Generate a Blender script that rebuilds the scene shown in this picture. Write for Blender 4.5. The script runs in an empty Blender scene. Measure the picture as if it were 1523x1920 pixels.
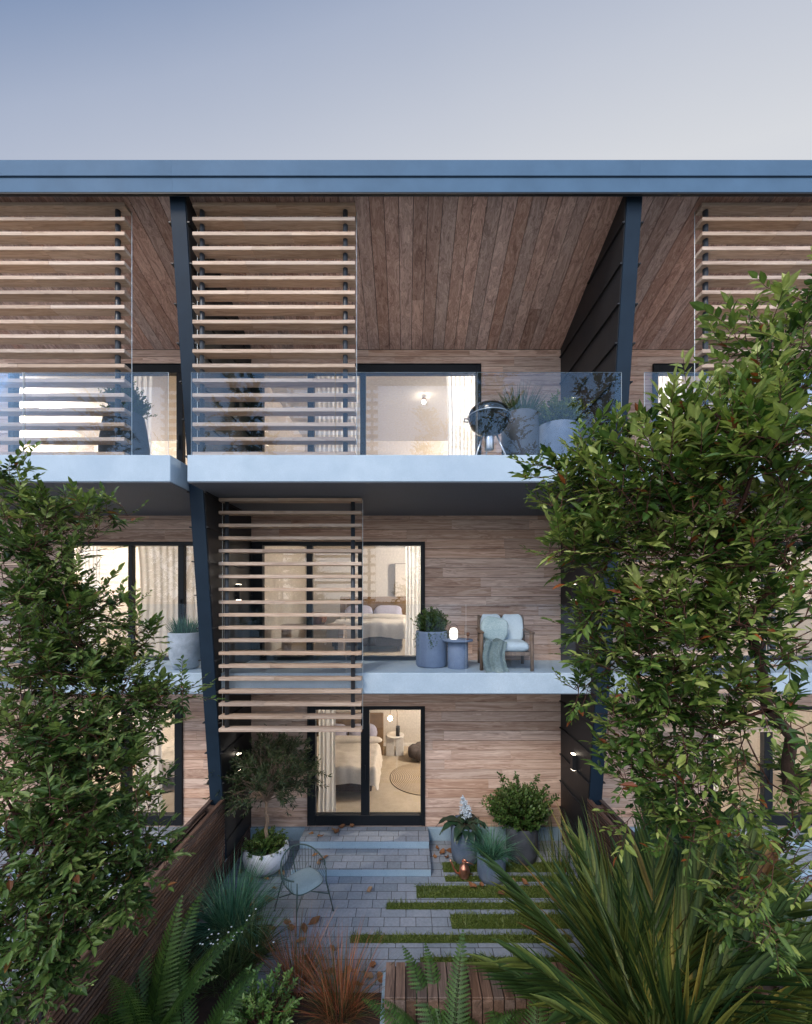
import bpy, math, random
from mathutils import Vector, Matrix, noise as mnoise
R = random.Random(7)
scene = bpy.context.scene
C = scene.collection
rad = math.radians
CAM_Y, CAM_Z, F = -7.5, 4.57, 750.0

def at(px, py, d):
    """point that lies at distance d in front of the camera plane"""
    return Vector(((px - 761.5) * d / F, CAM_Y + d, CAM_Z - (py - 1117) * d / F))

# ------------------------------------------------------------------ mesh builder
class MB:
    def __init__(s):
        s.v = []; s.f = []; s.m = []; s.s = []; s.r = []; s.u = []
    def add(s, vs, fs, mat=0, smooth=False, rnd=None, us=None):
        o = len(s.v)
        if rnd is None: rnd = R.random()
        s.v.extend([tuple(p) for p in vs])
        s.r.extend([rnd] * len(vs))
        s.u.extend(us if us else [0.0] * len(vs))
        for f in fs: s.f.append(tuple(i + o for i in f))
        s.m.extend([mat] * len(fs)); s.s.extend([smooth] * len(fs))
    def box(s, x0, x1, y0, y1, z0, z1, mat=0, rnd=None, ch=0.0, M=None, bot=None):
        if x0 > x1: x0, x1 = x1, x0
        if y0 > y1: y0, y1 = y1, y0
        if z0 > z1: z0, z1 = z1, z0
        if ch <= 0:
            vs = [(x0,y0,z0),(x1,y0,z0),(x1,y1,z0),(x0,y1,z0),(x0,y0,z1),(x1,y0,z1),(x1,y1,z1),(x0,y1,z1)]
            fs = [(0,3,2,1),(4,5,6,7),(0,1,5,4),(1,2,6,5),(2,3,7,6),(3,0,4,7)]
        else:
            lo = (x0,y0,z0); hi = (x1,y1,z1); idx = {}; vs = []
            for sx in (0,1):
                for sy in (0,1):
                    for sz in (0,1):
                        sg = (sx,sy,sz)
                        for a in range(3):
                            p = [0,0,0]
                            for k in range(3):
                                e = hi[k] if sg[k] else lo[k]
                                if k != a: e += (-ch if sg[k] else ch)
                                p[k] = e
                            idx[(sg,a)] = len(vs); vs.append(tuple(p))
            fs = []
            def quad(l):
                fs.append(tuple(l))
            for a in range(3):
                b, c = (a+1)%3, (a+2)%3
                for e in (0,1):
                    q = []
                    for (p1,p2) in ((0,0),(1,0),(1,1),(0,1)):
                        sg=[0,0,0]; sg[a]=e; sg[b]=p1; sg[c]=p2
                        q.append(idx[(tuple(sg),a)])
                    quad(q if e else q[::-1])
                for p1 in (0,1):
                    for p2 in (0,1):
                        q=[]
                        for (e,ax) in ((0,b),(1,b),(1,c),(0,c)):
                            sg=[0,0,0]; sg[a]=e; sg[b]=p1; sg[c]=p2
                            q.append(idx[(tuple(sg),ax)])
                        quad(q if p1 != p2 else q[::-1])
            for sx in (0,1):
                for sy in (0,1):
                    for sz in (0,1):
                        q=[idx[((sx,sy,sz),a)] for a in range(3)]
                        quad(q if (sx+sy+sz)%2 else q[::-1])
        if M is not None: vs = [tuple(M @ Vector(p)) for p in vs]
        n0 = len(s.f)
        s.add(vs, fs, mat, False, rnd)
        if bot is not None: s.m[n0] = bot
    def prism_x(s, poly, x0, x1, mat=0, rnd=None):
        n = len(poly)
        vs = [(x0,y,z) for y,z in poly] + [(x1,y,z) for y,z in poly]
        fs = [tuple(range(n))[::-1], tuple(range(n,2*n))]
        fs += [(i,(i+1)%n,n+(i+1)%n,n+i) for i in range(n)]
        s.add(vs, fs, mat, False, rnd)
    def tube(s, pts, rs, n=6, mat=0, cap=True, smooth=True, rnd=None):
        pts = [Vector(p) for p in pts]
        if not hasattr(rs, '__len__'): rs = [rs]*len(pts)
        vs = []; fs = []
        up = Vector((0,0,1)); prev = None
        for i,p in enumerate(pts):
            d = (pts[min(i+1,len(pts)-1)] - pts[max(i-1,0)])
            if d.length < 1e-9: d = Vector((0,0,1))
            d.normalize()
            if prev is None:
                a = d.cross(up)
                if a.length < 1e-3: a = d.cross(Vector((1,0,0)))
            else:
                a = prev - d*prev.dot(d)
                if a.length < 1e-4: a = d.cross(Vector((1,0.3,0)))
            a.normalize(); prev = a; b = d.cross(a)
            for k in range(n):
                t = 2*math.pi*k/n
                vs.append(p + (a*math.cos(t) + b*math.sin(t))*rs[i])
        for i in range(len(pts)-1):
            for k in range(n):
                k2=(k+1)%n
                fs.append((i*n+k, i*n+k2, (i+1)*n+k2, (i+1)*n+k))
        if cap:
            fs.append(tuple(range(n))[::-1]); fs.append(tuple((len(pts)-1)*n+k for k in range(n)))
        s.add(vs, fs, mat, smooth, rnd)
    def lathe(s, prof, c=(0,0,0), n=40, mat=0, smooth=True, rnd=None):
        vs=[]; fs=[]
        for r,z in prof:
            for k in range(n):
                t=2*math.pi*k/n
                vs.append((c[0]+r*math.cos(t), c[1]+r*math.sin(t), c[2]+z))
        for i in range(len(prof)-1):
            for k in range(n):
                k2=(k+1)%n
                fs.append((i*n+k,i*n+k2,(i+1)*n+k2,(i+1)*n+k))
        s.add(vs,fs,mat,smooth,rnd)
    def disc(s, c, r, n=32, mat=0, nz=1, rnd=None):
        vs=[(c[0]+r*math.cos(2*math.pi*k/n), c[1]+r*math.sin(2*math.pi*k/n), c[2]) for k in range(n)]
        s.add(vs,[tuple(range(n)) if nz>0 else tuple(range(n))[::-1]],mat,False,rnd)
    def blob(s, c, r, n=24, mat=0, e=1.0, wob=0.0, seed=0, M=None, rnd=None):
        """superellipsoid, e<1 gives a boxier cushion"""
        def pw(v,p): return math.copysign(abs(v)**p, v)
        vs=[]; fs=[]; mrow=n//2
        for i in range(mrow+1):
            ph=-math.pi/2+math.pi*i/mrow
            for k in range(n):
                t=2*math.pi*k/n
                p=Vector((pw(math.cos(ph),e)*pw(math.cos(t),e)*r[0], pw(math.cos(ph),e)*pw(math.sin(t),e)*r[1], math.sin(ph)*r[2]))
                if wob:
                    q=mnoise.noise(Vector((p.x*3/r[0]+seed,p.y*3/r[1],p.z*2/r[2])))
                    p*=1+wob*q
                if M is not None: p=M@p
                vs.append(p+Vector(c))
        for i in range(mrow):
            for k in range(n):
                k2=(k+1)%n
                fs.append((i*n+k,i*n+k2,(i+1)*n+k2,(i+1)*n+k))
        s.add(vs,fs,mat,True,rnd)
    def grid(s, fn, nu, nv, mat=0, smooth=True, rnd=None, flip=False):
        vs=[fn(i/nu,j/nv) for j in range(nv+1) for i in range(nu+1)]
        w=nu+1
        fs=[(j*w+i,j*w+i+1,(j+1)*w+i+1,(j+1)*w+i) for j in range(nv) for i in range(nu)]
        if flip: fs=[f[::-1] for f in fs]
        s.add(vs,fs,mat,smooth,rnd)
    # --- foliage pieces
    def leaf(s, base, d, nrm, L, W, rnd=None, droop=0.12, mat=0, fold=0.18):
        d=d.normalized(); side=d.cross(nrm)
        if side.length<1e-4: side=d.cross(Vector((0.3,1,0.2)))
        side.normalize(); up=side.cross(d)
        def P(t,w,h): return base + d*(L*t) + side*(w*W*0.5) + up*(h*W - droop*L*t*t)
        vs=[P(0,0,0),P(.3,0,0),P(.65,0,0),P(1,0,0),P(.3,.9,fold),P(.65,.7,fold*.8),P(.3,-.9,fold),P(.65,-.7,fold*.8)]
        fs=[(0,4,1),(1,4,5,2),(2,5,3),(0,1,6),(1,2,7,6),(2,3,7)]
        s.add(vs,fs,mat,False,rnd,[0,0,0,0,1,1,1,1])
    def sleaf(s, base, d, nrm, L, W, rnd=None, mat=0):
        d=d.normalized(); side=d.cross(nrm)
        if side.length<1e-4: side=d.cross(Vector((0.3,1,0.2)))
        side.normalize(); up=side.cross(d)
        vs=[base, base+d*(L*.5)+side*(W*.5)+up*W*.15, base+d*L, base+d*(L*.5)-side*(W*.5)+up*W*.15, base+d*(L*.5)]
        s.add(vs,[(0,1,4),(1,2,4),(0,4,3),(4,2,3)],mat,False,rnd,[0,1,0,1,0])
    def blade(s, base, d, L, W, bend=0.5, segs=5, rnd=None, mat=0, fold=0.0, tw=0.0, tip=0.75):
        d=d.normalized(); p=Vector(base); vs=[]; us=[]; fs=[]
        side=d.cross(Vector((0,0,1)))
        if side.length<1e-3: side=Vector((math.cos(tw),math.sin(tw),0))
        side.normalize()
        if tw: side=Matrix.Rotation(tw,3,d)@side
        st=L/segs
        for i in range(segs+1):
            t=i/segs
            w=W*(1.0 if t<tip*0.6 else max(0.02,1-((t-tip*.6)/(1-tip*.6))**1.4))*(0.55+0.45*min(1,t*4))
            nrm=side.cross(d).normalized()
            vs+= [p-side*w*.5+nrm*fold*w, p, p+side*w*.5+nrm*fold*w]; us+=[1,0,1]
            d=(d+Vector((0,0,-bend/segs))).normalized()
            p=p+d*st
        for i in range(segs):
            a=i*3
            fs+=[(a,a+1,a+4,a+3),(a+1,a+2,a+5,a+4)]
        s.add(vs,fs,mat,False,rnd,us)
    def build(s, name, mats, parent=None, loc=None):
        me=bpy.data.meshes.new(name)
        me.from_pydata(s.v,[],s.f)
        if not isinstance(mats,(list,tuple)): mats=[mats]
        for m in mats: me.materials.append(m)
        me.polygons.foreach_set('material_index', s.m)
        me.polygons.foreach_set('use_smooth', s.s)
        a=me.attributes.new('rnd','FLOAT','POINT'); a.data.foreach_set('value', s.r)
        if any(s.u):
            b=me.attributes.new('edge','FLOAT','POINT'); b.data.foreach_set('value', s.u)
        me.update()
        o=bpy.data.objects.new(name,me); C.objects.link(o)
        if parent: o.parent=parent
        if loc is not None: o.location=loc
        return o

def tag(o,label=None,cat=None,group=None,kind=None):
    if label: o['label']=label
    if cat: o['category']=cat
    if group: o['group']=group
    if kind: o['kind']=kind
    return o
def thing(name,loc,label,cat,group=None,rz=0.0):
    o=bpy.data.objects.new(name,None); C.objects.link(o); o.location=loc; o.rotation_euler.z=rz
    o.empty_display_size=0.1
    return tag(o,label,cat,group)
def copy_tree(o,parent=None):
    c=o.copy(); C.objects.link(c)
    if parent: c.parent=parent
    for ch in list(o.children): copy_tree(ch,c)
    return c

# ------------------------------------------------------------------ materials
def new_mat(name):
    m=bpy.data.materials.new(name); m.use_nodes=True
    nt=m.node_tree; nt.nodes.clear()
    out=nt.nodes.new('ShaderNodeOutputMaterial')
    return m,nt,out
def N(nt,t,**kw):
    n=nt.nodes.new(t)
    for k,v in kw.items():
        if k.startswith('i_'): n.inputs[k[2:].replace('_',' ')].default_value=v
        else: setattr(n,k,v)
    return n
def ramp(nt,stops):
    n=nt.nodes.new('ShaderNodeValToRGB'); e=n.color_ramp.elements
    while len(e)>1: e.remove(e[-1])
    e[0].position=stops[0][0]; e[0].color=(*stops[0][1],1)
    for p,c in stops[1:]:
        q=e.new(p); q.color=(*c,1)
    return n
def mixc(nt,a,b,fac,mode='MIX'):
    n=nt.nodes.new('ShaderNodeMix'); n.data_type='RGBA'; n.blend_type=mode
    def put(sock,v):
        if hasattr(v,'is_output'): nt.links.new(v,sock)
        elif isinstance(v,(int,float)): sock.default_value=v
        else: sock.default_value=(*v,1)
    put(n.inputs[0],fac); put(n.inputs[6],a); put(n.inputs[7],b)
    return n.outputs[2]
def math_(nt,op,a,b=None,c=None):
    n=nt.nodes.new('ShaderNodeMath'); n.operation=op
    for i,v in enumerate((a,b,c)):
        if v is None: continue
        if hasattr(v,'is_output'): nt.links.new(v,n.inputs[i])
        else: n.inputs[i].default_value=v
    return n.outputs[0]
def mottled(name,c1,c2,scale=6,rough=.6,bump=.1,metal=0,spec=.5,scale2=None,obj=True,lo=.3,hi=.7,stain=None):
    m,nt,out=new_mat(name); L=nt.links.new
    tc=N(nt,'ShaderNodeTexCoord'); v=tc.outputs['Object']
    n1=N(nt,'ShaderNodeTexNoise',i_Scale=scale,i_Detail=8.0,i_Roughness=.65); L(v,n1.inputs['Vector'])
    rp=ramp(nt,[(lo,c1),(hi,c2)]); L(n1.outputs['Fac'],rp.inputs[0])
    n2=N(nt,'ShaderNodeTexNoise',i_Scale=scale2 or scale*14,i_Detail=4.0); L(v,n2.inputs['Vector'])
    col=mixc(nt,rp.outputs[0],(.5,.5,.5),.0)
    f2=math_(nt,'MULTIPLY_ADD',n2.outputs['Fac'],.5,.75)
    cc=nt.nodes.new('ShaderNodeCombineColor')
    for k in range(3): L(f2,cc.inputs[k])
    col=mixc(nt,rp.outputs[0],cc.outputs[0],1.0,'MULTIPLY')
    if stain:
        n3=N(nt,'ShaderNodeTexNoise',i_Scale=scale*.35,i_Detail=5.0,i_Roughness=.6); L(v,n3.inputs['Vector'])
        rp3=ramp(nt,[(.42,(0,0,0)),(.7,(1,1,1))]); L(n3.outputs['Fac'],rp3.inputs[0])
        col=mixc(nt,col,stain,math_(nt,'MULTIPLY',rp3.outputs[0],.55))
    b=N(nt,'ShaderNodeBsdfPrincipled',i_Metallic=metal)
    b.inputs['Specular IOR Level'].default_value=spec
    L(col,b.inputs['Base Color'])
    rr=math_(nt,'MULTIPLY_ADD',n1.outputs['Fac'],.25,rough-.12); L(rr,b.inputs['Roughness'])
    if bump:
        bp=N(nt,'ShaderNodeBump',i_Strength=bump,i_Distance=.01); L(n2.outputs['Fac'],bp.inputs['Height']); L(bp.outputs[0],b.inputs['Normal'])
    L(b.outputs[0],out.inputs[0]); return m
def wood(name,dark,mid,light,axis=0,rough=.55,var=.5,grain=1.0,bump=.15,grey=.25,weather=None):
    m,nt,out=new_mat(name); L=nt.links.new
    tc=N(nt,'ShaderNodeTexCoord')
    at_=N(nt,'ShaderNodeAttribute',attribute_name='rnd')
    sc=[11*grain]*3; sc[axis]=.75*grain
    mp=N(nt,'ShaderNodeVectorMath',operation='MULTIPLY'); L(tc.outputs['Object'],mp.inputs[0]); mp.inputs[1].default_value=sc
    off=N(nt,'ShaderNodeVectorMath',operation='MULTIPLY_ADD'); 
    cx=nt.nodes.new('ShaderNodeCombineXYZ')
    for k in range(3): L(at_.outputs['Fac'],cx.inputs[k])
    L(cx.outputs[0],off.inputs[0]); off.inputs[1].default_value=(91,57,73); L(mp.outputs[0],off.inputs[2])
    n1=N(nt,'ShaderNodeTexNoise',i_Scale=1.0,i_Detail=6.0,i_Roughness=.55,i_Distortion=1.4); L(off.outputs[0],n1.inputs['Vector'])
    # growth rings from the low-frequency field
    rings=math_(nt,'SINE',math_(nt,'MULTIPLY',n1.outputs['Fac'],46.0))
    rings=math_(nt,'MULTIPLY_ADD',rings,.5,.5)
    n2=N(nt,'ShaderNodeTexNoise',i_Scale=4.5,i_Detail=5.0,i_Roughness=.7); L(off.outputs[0],n2.inputs['Vector'])
    f=math_(nt,'ADD',math_(nt,'MULTIPLY',n1.outputs['Fac'],.62),math_(nt,'MULTIPLY',rings,.14))
    f=math_(nt,'ADD',f,math_(nt,'MULTIPLY',n2.outputs['Fac'],.26))
    rp=ramp(nt,[(.30,dark),(.5,mid),(.72,light)]); L(f,rp.inputs[0])
    # plank to plank variation
    g=math_(nt,'MULTIPLY_ADD',at_.outputs['Fac'],2*var,1-var)
    cc=nt.nodes.new('ShaderNodeCombineColor')
    for k in range(3): L(g,cc.inputs[k])
    col=mixc(nt,rp.outputs[0],cc.outputs[0],1.0,'MULTIPLY')
    wn=N(nt,'ShaderNodeTexWhiteNoise',noise_dimensions='1D'); L(math_(nt,'MULTIPLY',at_.outputs['Fac'],313.7),wn.inputs['W'])
    hs=N(nt,'ShaderNodeHueSaturation'); L(col,hs.inputs['Color'])
    L(math_(nt,'MULTIPLY_ADD',wn.outputs['Value'],-2*grey,1+grey*.7),hs.inputs['Saturation'])
    col=hs.outputs[0]
    b=N(nt,'ShaderNodeBsdfPrincipled'); b.inputs['Specular IOR Level'].default_value=.35
    L(col,b.inputs['Base Color'])
    L(math_(nt,'MULTIPLY_ADD',n2.outputs['Fac'],.3,rough-.15),b.inputs['Roughness'])
    bp=N(nt,'ShaderNodeBump',i_Strength=bump,i_Distance=.006); L(f,bp.inputs['Height']); L(bp.outputs[0],b.inputs['Normal'])
    L(b.outputs[0],out.inputs[0]); return m
def foliage(name,stops,trans=.3,rough=.45,spec=.4,edge=.35,rare=None):
    m,nt,out=new_mat(name); L=nt.links.new
    a=N(nt,'ShaderNodeAttribute',attribute_name='rnd'); e=N(nt,'ShaderNodeAttribute',attribute_name='edge')
    rp=ramp(nt,stops); L(a.outputs['Fac'],rp.inputs[0])
    if rare: rp.color_ramp.interpolation='LINEAR'
    tc=N(nt,'ShaderNodeTexCoord'); nz=N(nt,'ShaderNodeTexNoise',i_Scale=35.0,i_Detail=3.0); L(tc.outputs['Object'],nz.inputs['Vector'])
    k=math_(nt,'MULTIPLY_ADD',nz.outputs['Fac'],.8,.6)
    k=math_(nt,'MULTIPLY',k,math_(nt,'MULTIPLY_ADD',e.outputs['Fac'],-edge,1+edge*.5))
    cc=nt.nodes.new('ShaderNodeCombineColor')
    for i in range(3): L(k,cc.inputs[i])
    col=mixc(nt,rp.outputs[0],cc.outputs[0],1.0,'MULTIPLY')
    b=N(nt,'ShaderNodeBsdfPrincipled',i_Roughness=rough); b.inputs['Specular IOR Level'].default_value=spec
    L(col,b.inputs['Base Color'])
    t=N(nt,'ShaderNodeBsdfTranslucent'); L(mixc(nt,col,(1.0,1.0,.55),.8,'MULTIPLY'),t.inputs['Color'])
    mx=N(nt,'ShaderNodeMixShader'); mx.inputs[0].default_value=trans
    L(b.outputs[0],mx.inputs[1]); L(t.outputs[0],mx.inputs[2]); L(mx.outputs[0],out.inputs[0]); return m
def glass(name,k=1.0,base=.03,tint=(.97,.985,1.0),refl=(1,1,1)):
    m,nt,out=new_mat(name); L=nt.links.new
    fr=N(nt,'ShaderNodeLayerWeight'); fr.inputs['Blend'].default_value=.25
    f=math_(nt,'MULTIPLY_ADD',fr.outputs['Fresnel'],k,base)
    t=N(nt,'ShaderNodeBsdfTransparent'); t.inputs[0].default_value=(*tint,1)
    g=N(nt,'ShaderNodeBsdfGlossy',i_Roughness=.0); g.inputs['Color'].default_value=(*refl,1)
    mx=N(nt,'ShaderNodeMixShader'); L(f,mx.inputs[0]); L(t.outputs[0],mx.inputs[1]); L(g.outputs[0],mx.inputs[2])
    L(mx.outputs[0],out.inputs[0]); return m
def emit(name,col,s):
    m,nt,out=new_mat(name)
    e=N(nt,'ShaderNodeEmission',i_Strength=s); e.inputs['Color'].default_value=(*col,1)
    nt.links.new(e.outputs[0],out.inputs[0]); return m
def fabric(name,c1,c2,scale=60,trans=0.0,rough=.9):
    m,nt,out=new_mat(name); L=nt.links.new
    tc=N(nt,'ShaderNodeTexCoord'); n=N(nt,'ShaderNodeTexNoise',i_Scale=scale,i_Detail=5.0); L(tc.outputs['Object'],n.inputs['Vector'])
    n2=N(nt,'ShaderNodeTexNoise',i_Scale=scale*.07,i_Detail=4.0); L(tc.outputs['Object'],n2.inputs['Vector'])
    rp=ramp(nt,[(.3,c1),(.7,c2)]); L(math_(nt,'MULTIPLY_ADD',n.outputs['Fac'],.5,math_(nt,'MULTIPLY',n2.outputs['Fac'],.5)),rp.inputs[0])
    b=N(nt,'ShaderNodeBsdfPrincipled',i_Roughness=rough); L(rp.outputs[0],b.inputs['Base Color']); b.inputs['Specular IOR Level'].default_value=.2
    bp=N(nt,'ShaderNodeBump',i_Strength=.25,i_Distance=.004); L(n.outputs['Fac'],bp.inputs['Height']); L(bp.outputs[0],b.inputs['Normal'])
    if trans>0:
        t=N(nt,'ShaderNodeBsdfTranslucent'); L(rp.outputs[0],t.inputs['Color'])
        mx=N(nt,'ShaderNodeMixShader'); mx.inputs[0].default_value=trans
        L(b.outputs[0],mx.inputs[1]); L(t.outputs[0],mx.inputs[2]); L(mx.outputs[0],out.inputs[0])
    else: L(b.outputs[0],out.inputs[0])
    return m
def paving(name):
    m,nt,out=new_mat(name); L=nt.links.new
    tc=N(nt,'ShaderNodeTexCoord'); v=tc.outputs['Object']
    def bricks(w,h,off,fr):
        b=N(nt,'ShaderNodeTexBrick'); L(v,b.inputs['Vector'])
        b.offset=off; b.offset_frequency=fr; b.squash=.62; b.squash_frequency=3
        b.inputs['Color1'].default_value=(0,0,0,1); b.inputs['Color2'].default_value=(1,1,1,1); b.inputs['Mortar'].default_value=(.5,.5,.5,1)
        b.inputs['Scale'].default_value=1.0; b.inputs['Mortar Size'].default_value=.005; b.inputs['Mortar Smooth'].default_value=.3
        b.inputs['Brick Width'].default_value=w; b.inputs['Row Height'].default_value=h
        return b
    bk=bricks(.36,.165,.38,2)
    n1=N(nt,'ShaderNodeTexNoise',i_Scale=2.2,i_Detail=7.0,i_Roughness=.7); L(v,n1.inputs['Vector'])
    n2=N(nt,'ShaderNodeTexNoise',i_Scale=26.0,i_Detail=8.0,i_Roughness=.75); L(v,n2.inputs['Vector'])
    vo=N(nt,'ShaderNodeTexVoronoi',i_Scale=60.0); L(v,vo.inputs['Vector'])
    rp=ramp(nt,[(.25,(.13,.16,.185)),(.5,(.215,.25,.285)),(.75,(.325,.36,.395))])
    f=math_(nt,'ADD',math_(nt,'MULTIPLY',n2.outputs['Fac'],.6),math_(nt,'MULTIPLY',n1.outputs['Fac'],.4)); L(f,rp.inputs[0])
    sp=N(nt,'ShaderNodeSeparateColor'); L(bk.outputs['Color'],sp.inputs[0])
    g=math_(nt,'MULTIPLY_ADD',sp.outputs[0],.22,.88)
    cc=nt.nodes.new('ShaderNodeCombineColor'); L(math_(nt,'MULTIPLY_ADD',sp.outputs[0],.06,g),cc.inputs[0]); L(g,cc.inputs[1]); L(math_(nt,'MULTIPLY',g,1.03),cc.inputs[2])
    col=mixc(nt,rp.outputs[0],cc.outputs[0],1.0,'MULTIPLY')
    col=mixc(nt,col,(.045,.045,.05),bk.outputs['Fac'])
    b=N(nt,'ShaderNodeBsdfPrincipled'); L(col,b.inputs['Base Color']); b.inputs['Specular IOR Level'].default_value=.35
    L(math_(nt,'MULTIPLY_ADD',n1.outputs['Fac'],.4,.42),b.inputs['Roughness'])
    h=math_(nt,'SUBTRACT',math_(nt,'MULTIPLY',n2.outputs['Fac'],.35),bk.outputs['Fac'])
    bp=N(nt,'ShaderNodeBump',i_Strength=.5,i_Distance=.006); L(h,bp.inputs['Height']); L(bp.outputs[0],b.inputs['Normal'])
    L(b.outputs[0],out.inputs[0]); return m
def rug_mat(name):
    m,nt,out=new_mat(name); L=nt.links.new
    tc=N(nt,'ShaderNodeTexCoord'); ln=N(nt,'ShaderNodeVectorMath',operation='LENGTH'); L(tc.outputs['Object'],ln.inputs[0])
    w=math_(nt,'MULTIPLY_ADD',math_(nt,'SINE',math_(nt,'MULTIPLY',ln.outputs['Value'],150.0)),.5,.5)
    n=N(nt,'ShaderNodeTexNoise',i_Scale=40.0); L(tc.outputs['Object'],n.inputs['Vector'])
    rp=ramp(nt,[(.15,(.16,.11,.07)),(.8,(.55,.43,.30))]); L(math_(nt,'MULTIPLY_ADD',n.outputs['Fac'],.3,math_(nt,'MULTIPLY',w,.7)),rp.inputs[0])
    b=N(nt,'ShaderNodeBsdfPrincipled',i_Roughness=.9); L(rp.outputs[0],b.inputs['Base Color'])
    bp=N(nt,'ShaderNodeBump',i_Strength=.6,i_Distance=.01); L(w,bp.inputs['Height']); L(bp.outputs[0],b.inputs['Normal'])
    L(b.outputs[0],out.inputs[0]); return m

M=dict(
 clad=wood('cladding_timber',(.31,.172,.124),(.58,.385,.292),(.80,.61,.495),0,var=.16,grey=.15),
 soffit=wood('soffit_timber',(.26,.145,.115),(.53,.335,.27),(.77,.56,.465),1,var=.20,grey=.2,bump=.1),
 slat=wood('slat_oak',(.28,.19,.135),(.45,.325,.24),(.58,.45,.35),0,var=.2,grey=.15,grain=1.3,bump=.08),
 fence=wood('fence_timber',(.055,.029,.020),(.105,.059,.042),(.155,.096,.070),1,var=.3,grey=.2),
 bench=wood('bench_timber',(.045,.026,.018),(.115,.066,.045),(.22,.135,.095),1,var=.35,grey=.25),
 chairwood=wood('chair_timber',(.08,.05,.035),(.17,.11,.075),(.28,.19,.13),2,var=.1),
 conc=mottled('pale_concrete',(.345,.445,.54),(.43,.53,.625),3.0,.7,.12,scale2=90,stain=(.31,.41,.52)),
 under=mottled('slab_underside',(.105,.122,.155),(.13,.148,.185),3,.7,.03),
 plinth=mottled('plinth_render',(.24,.35,.45),(.31,.42,.52),5,.75,.1),
 fascia=mottled('blue_grey_metal',(.075,.135,.212),(.078,.140,.220),.6,.62,.0,spec=.12,scale2=2),
 navy=mottled('navy_metal',(.011,.022,.037),(.014,.027,.045),1.2,.5,.0,spec=.14,scale2=3),
 black=mottled('black_cladding',(.011,.0115,.013),(.017,.0175,.020),2.0,.5,.02,spec=.4),
 frame=mottled('window_frame_metal',(.006,.008,.011),(.009,.012,.016),3,.42,.0,spec=.28),
 post=mottled('post_metal',(.018,.024,.033),(.028,.036,.047),3,.4,.0),
 glass=glass('balustrade_glass',.36,.021,refl=(.55,.78,1.0)),
 pane=glass('window_glass',.8,.06,(.97,.97,.97)),
 gedge=mottled('glass_edge',(.75,.86,.92),(.85,.93,.97),5,.3,0),
 pave=paving('stone_paving'),
 soil=mottled('soil',(.018,.011,.008),(.05,.026,.018),12,.95,.6,stain=(.05,.018,.012)),
 lawn=mottled('rough_ground',(.30,.29,.26),(.40,.38,.35),2,.95,.5),
 wall=mottled('room_paint',(.63,.56,.485),(.67,.60,.525),1.5,.9,.0),
 walll3=mottled('room_paint_pale',(.70,.60,.50),(.74,.64,.54),1.5,.9,.0),
 ceil=mottled('ceiling_paint',(.76,.71,.65),(.78,.73,.67),1.5,.9,.0),
 carpet=mottled('carpet',(.45,.36,.26),(.56,.46,.34),5,.95,.3,scale2=160),
 curtain=fabric('sheer_curtain',(.84,.83,.81),(.93,.925,.91),14,.72),
 linen=fabric('bed_linen',(.66,.58,.50),(.80,.72,.63),25),
 lilac=fabric('lilac_linen',(.40,.37,.45),(.52,.49,.58),25),
 throwf=fabric('grey_throw',(.10,.15,.16),(.30,.37,.37),45),
 cushion=fabric('pale_blue_cushion',(.46,.57,.65),(.57,.67,.74),30),
 pillow=fabric('sage_pillow',(.22,.32,.35),(.48,.58,.60),55),
 taupe=fabric('taupe_fabric',(.075,.06,.055),(.13,.105,.095),40),
 brown=mottled('brown_panel',(.15,.085,.035),(.22,.13,.06),6,.7,.05),
 grey_pot=mottled('blue_grey_concrete',(.062,.092,.145),(.105,.145,.215),7,.75,.2,stain=(.22,.24,.28)),
 mid_pot=mottled('lavender_grey_concrete',(.135,.185,.29),(.19,.245,.36),6,.7,.15),
 dark_pot=mottled('charcoal_concrete',(.030,.035,.046),(.055,.063,.08),7,.7,.2,stain=(.09,.10,.125)),
 white_pot=mottled('white_glaze',(.60,.62,.68),(.70,.72,.77),4,.45,.05,stain=(.50,.53,.60)),
 pale_pot=mottled('whitewashed_concrete',(.34,.38,.43),(.56,.60,.65),9,.8,.3,stain=(.28,.31,.35)),
 enamel=mottled('black_enamel',(.006,.008,.008),(.010,.012,.012),3,.16,.0,spec=.7),
 steel=mottled('brushed_steel',(.55,.56,.57),(.65,.66,.67),8,.32,.0,metal=1),
 copper=mottled('aged_copper',(.55,.22,.14),(.85,.45,.32),9,.40,.05,metal=1),
 green_metal=mottled('green_metal',(.035,.065,.058),(.055,.09,.08),6,.4,.0),
 seatpad=fabric('sage_seat_pad',(.22,.28,.29),(.30,.36,.37),50),
 basket=mottled('wicker',(.10,.04,.02),(.28,.11,.05),40,.8,.6),
 stone=mottled('marble_table',(.62,.56,.50),(.80,.75,.69),4,.4,.0),
 lampglow=emit('lamp_glow',(1.0,.78,.52),28.0),
 ceilglow=emit('ceiling_lamp_glow',(1.0,.92,.81),2150.0), spotglow=emit('small_lamp_glow',(1.0,.85,.65),60.0),
 sconce=emit('sconce_lens',(1.0,.86,.68),9.0),
 lantern=emit('lantern_glow',(1.0,.92,.8),2.2),
 bark=mottled('dark_bark',(.030,.016,.012),(.075,.04,.03),14,.9,.6),
 olivebark=mottled('olive_bark',(.16,.11,.08),(.30,.22,.16),18,.9,.7),
 twig=mottled('red_twig',(.05,.018,.012),(.11,.04,.024),14,.8,.3),
 deadleaf=foliage('fallen_leaf',[(0,(.13,.06,.03)),(.5,(.26,.12,.055)),(.85,(.34,.19,.085)),(1,(.18,.13,.10))],.1,.7,.2),
 rug=rug_mat('jute_rug'),
 copperlamp=mottled('bronze_metal',(.20,.13,.08),(.30,.2,.12),6,.35,0,metal=1),
)
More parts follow.
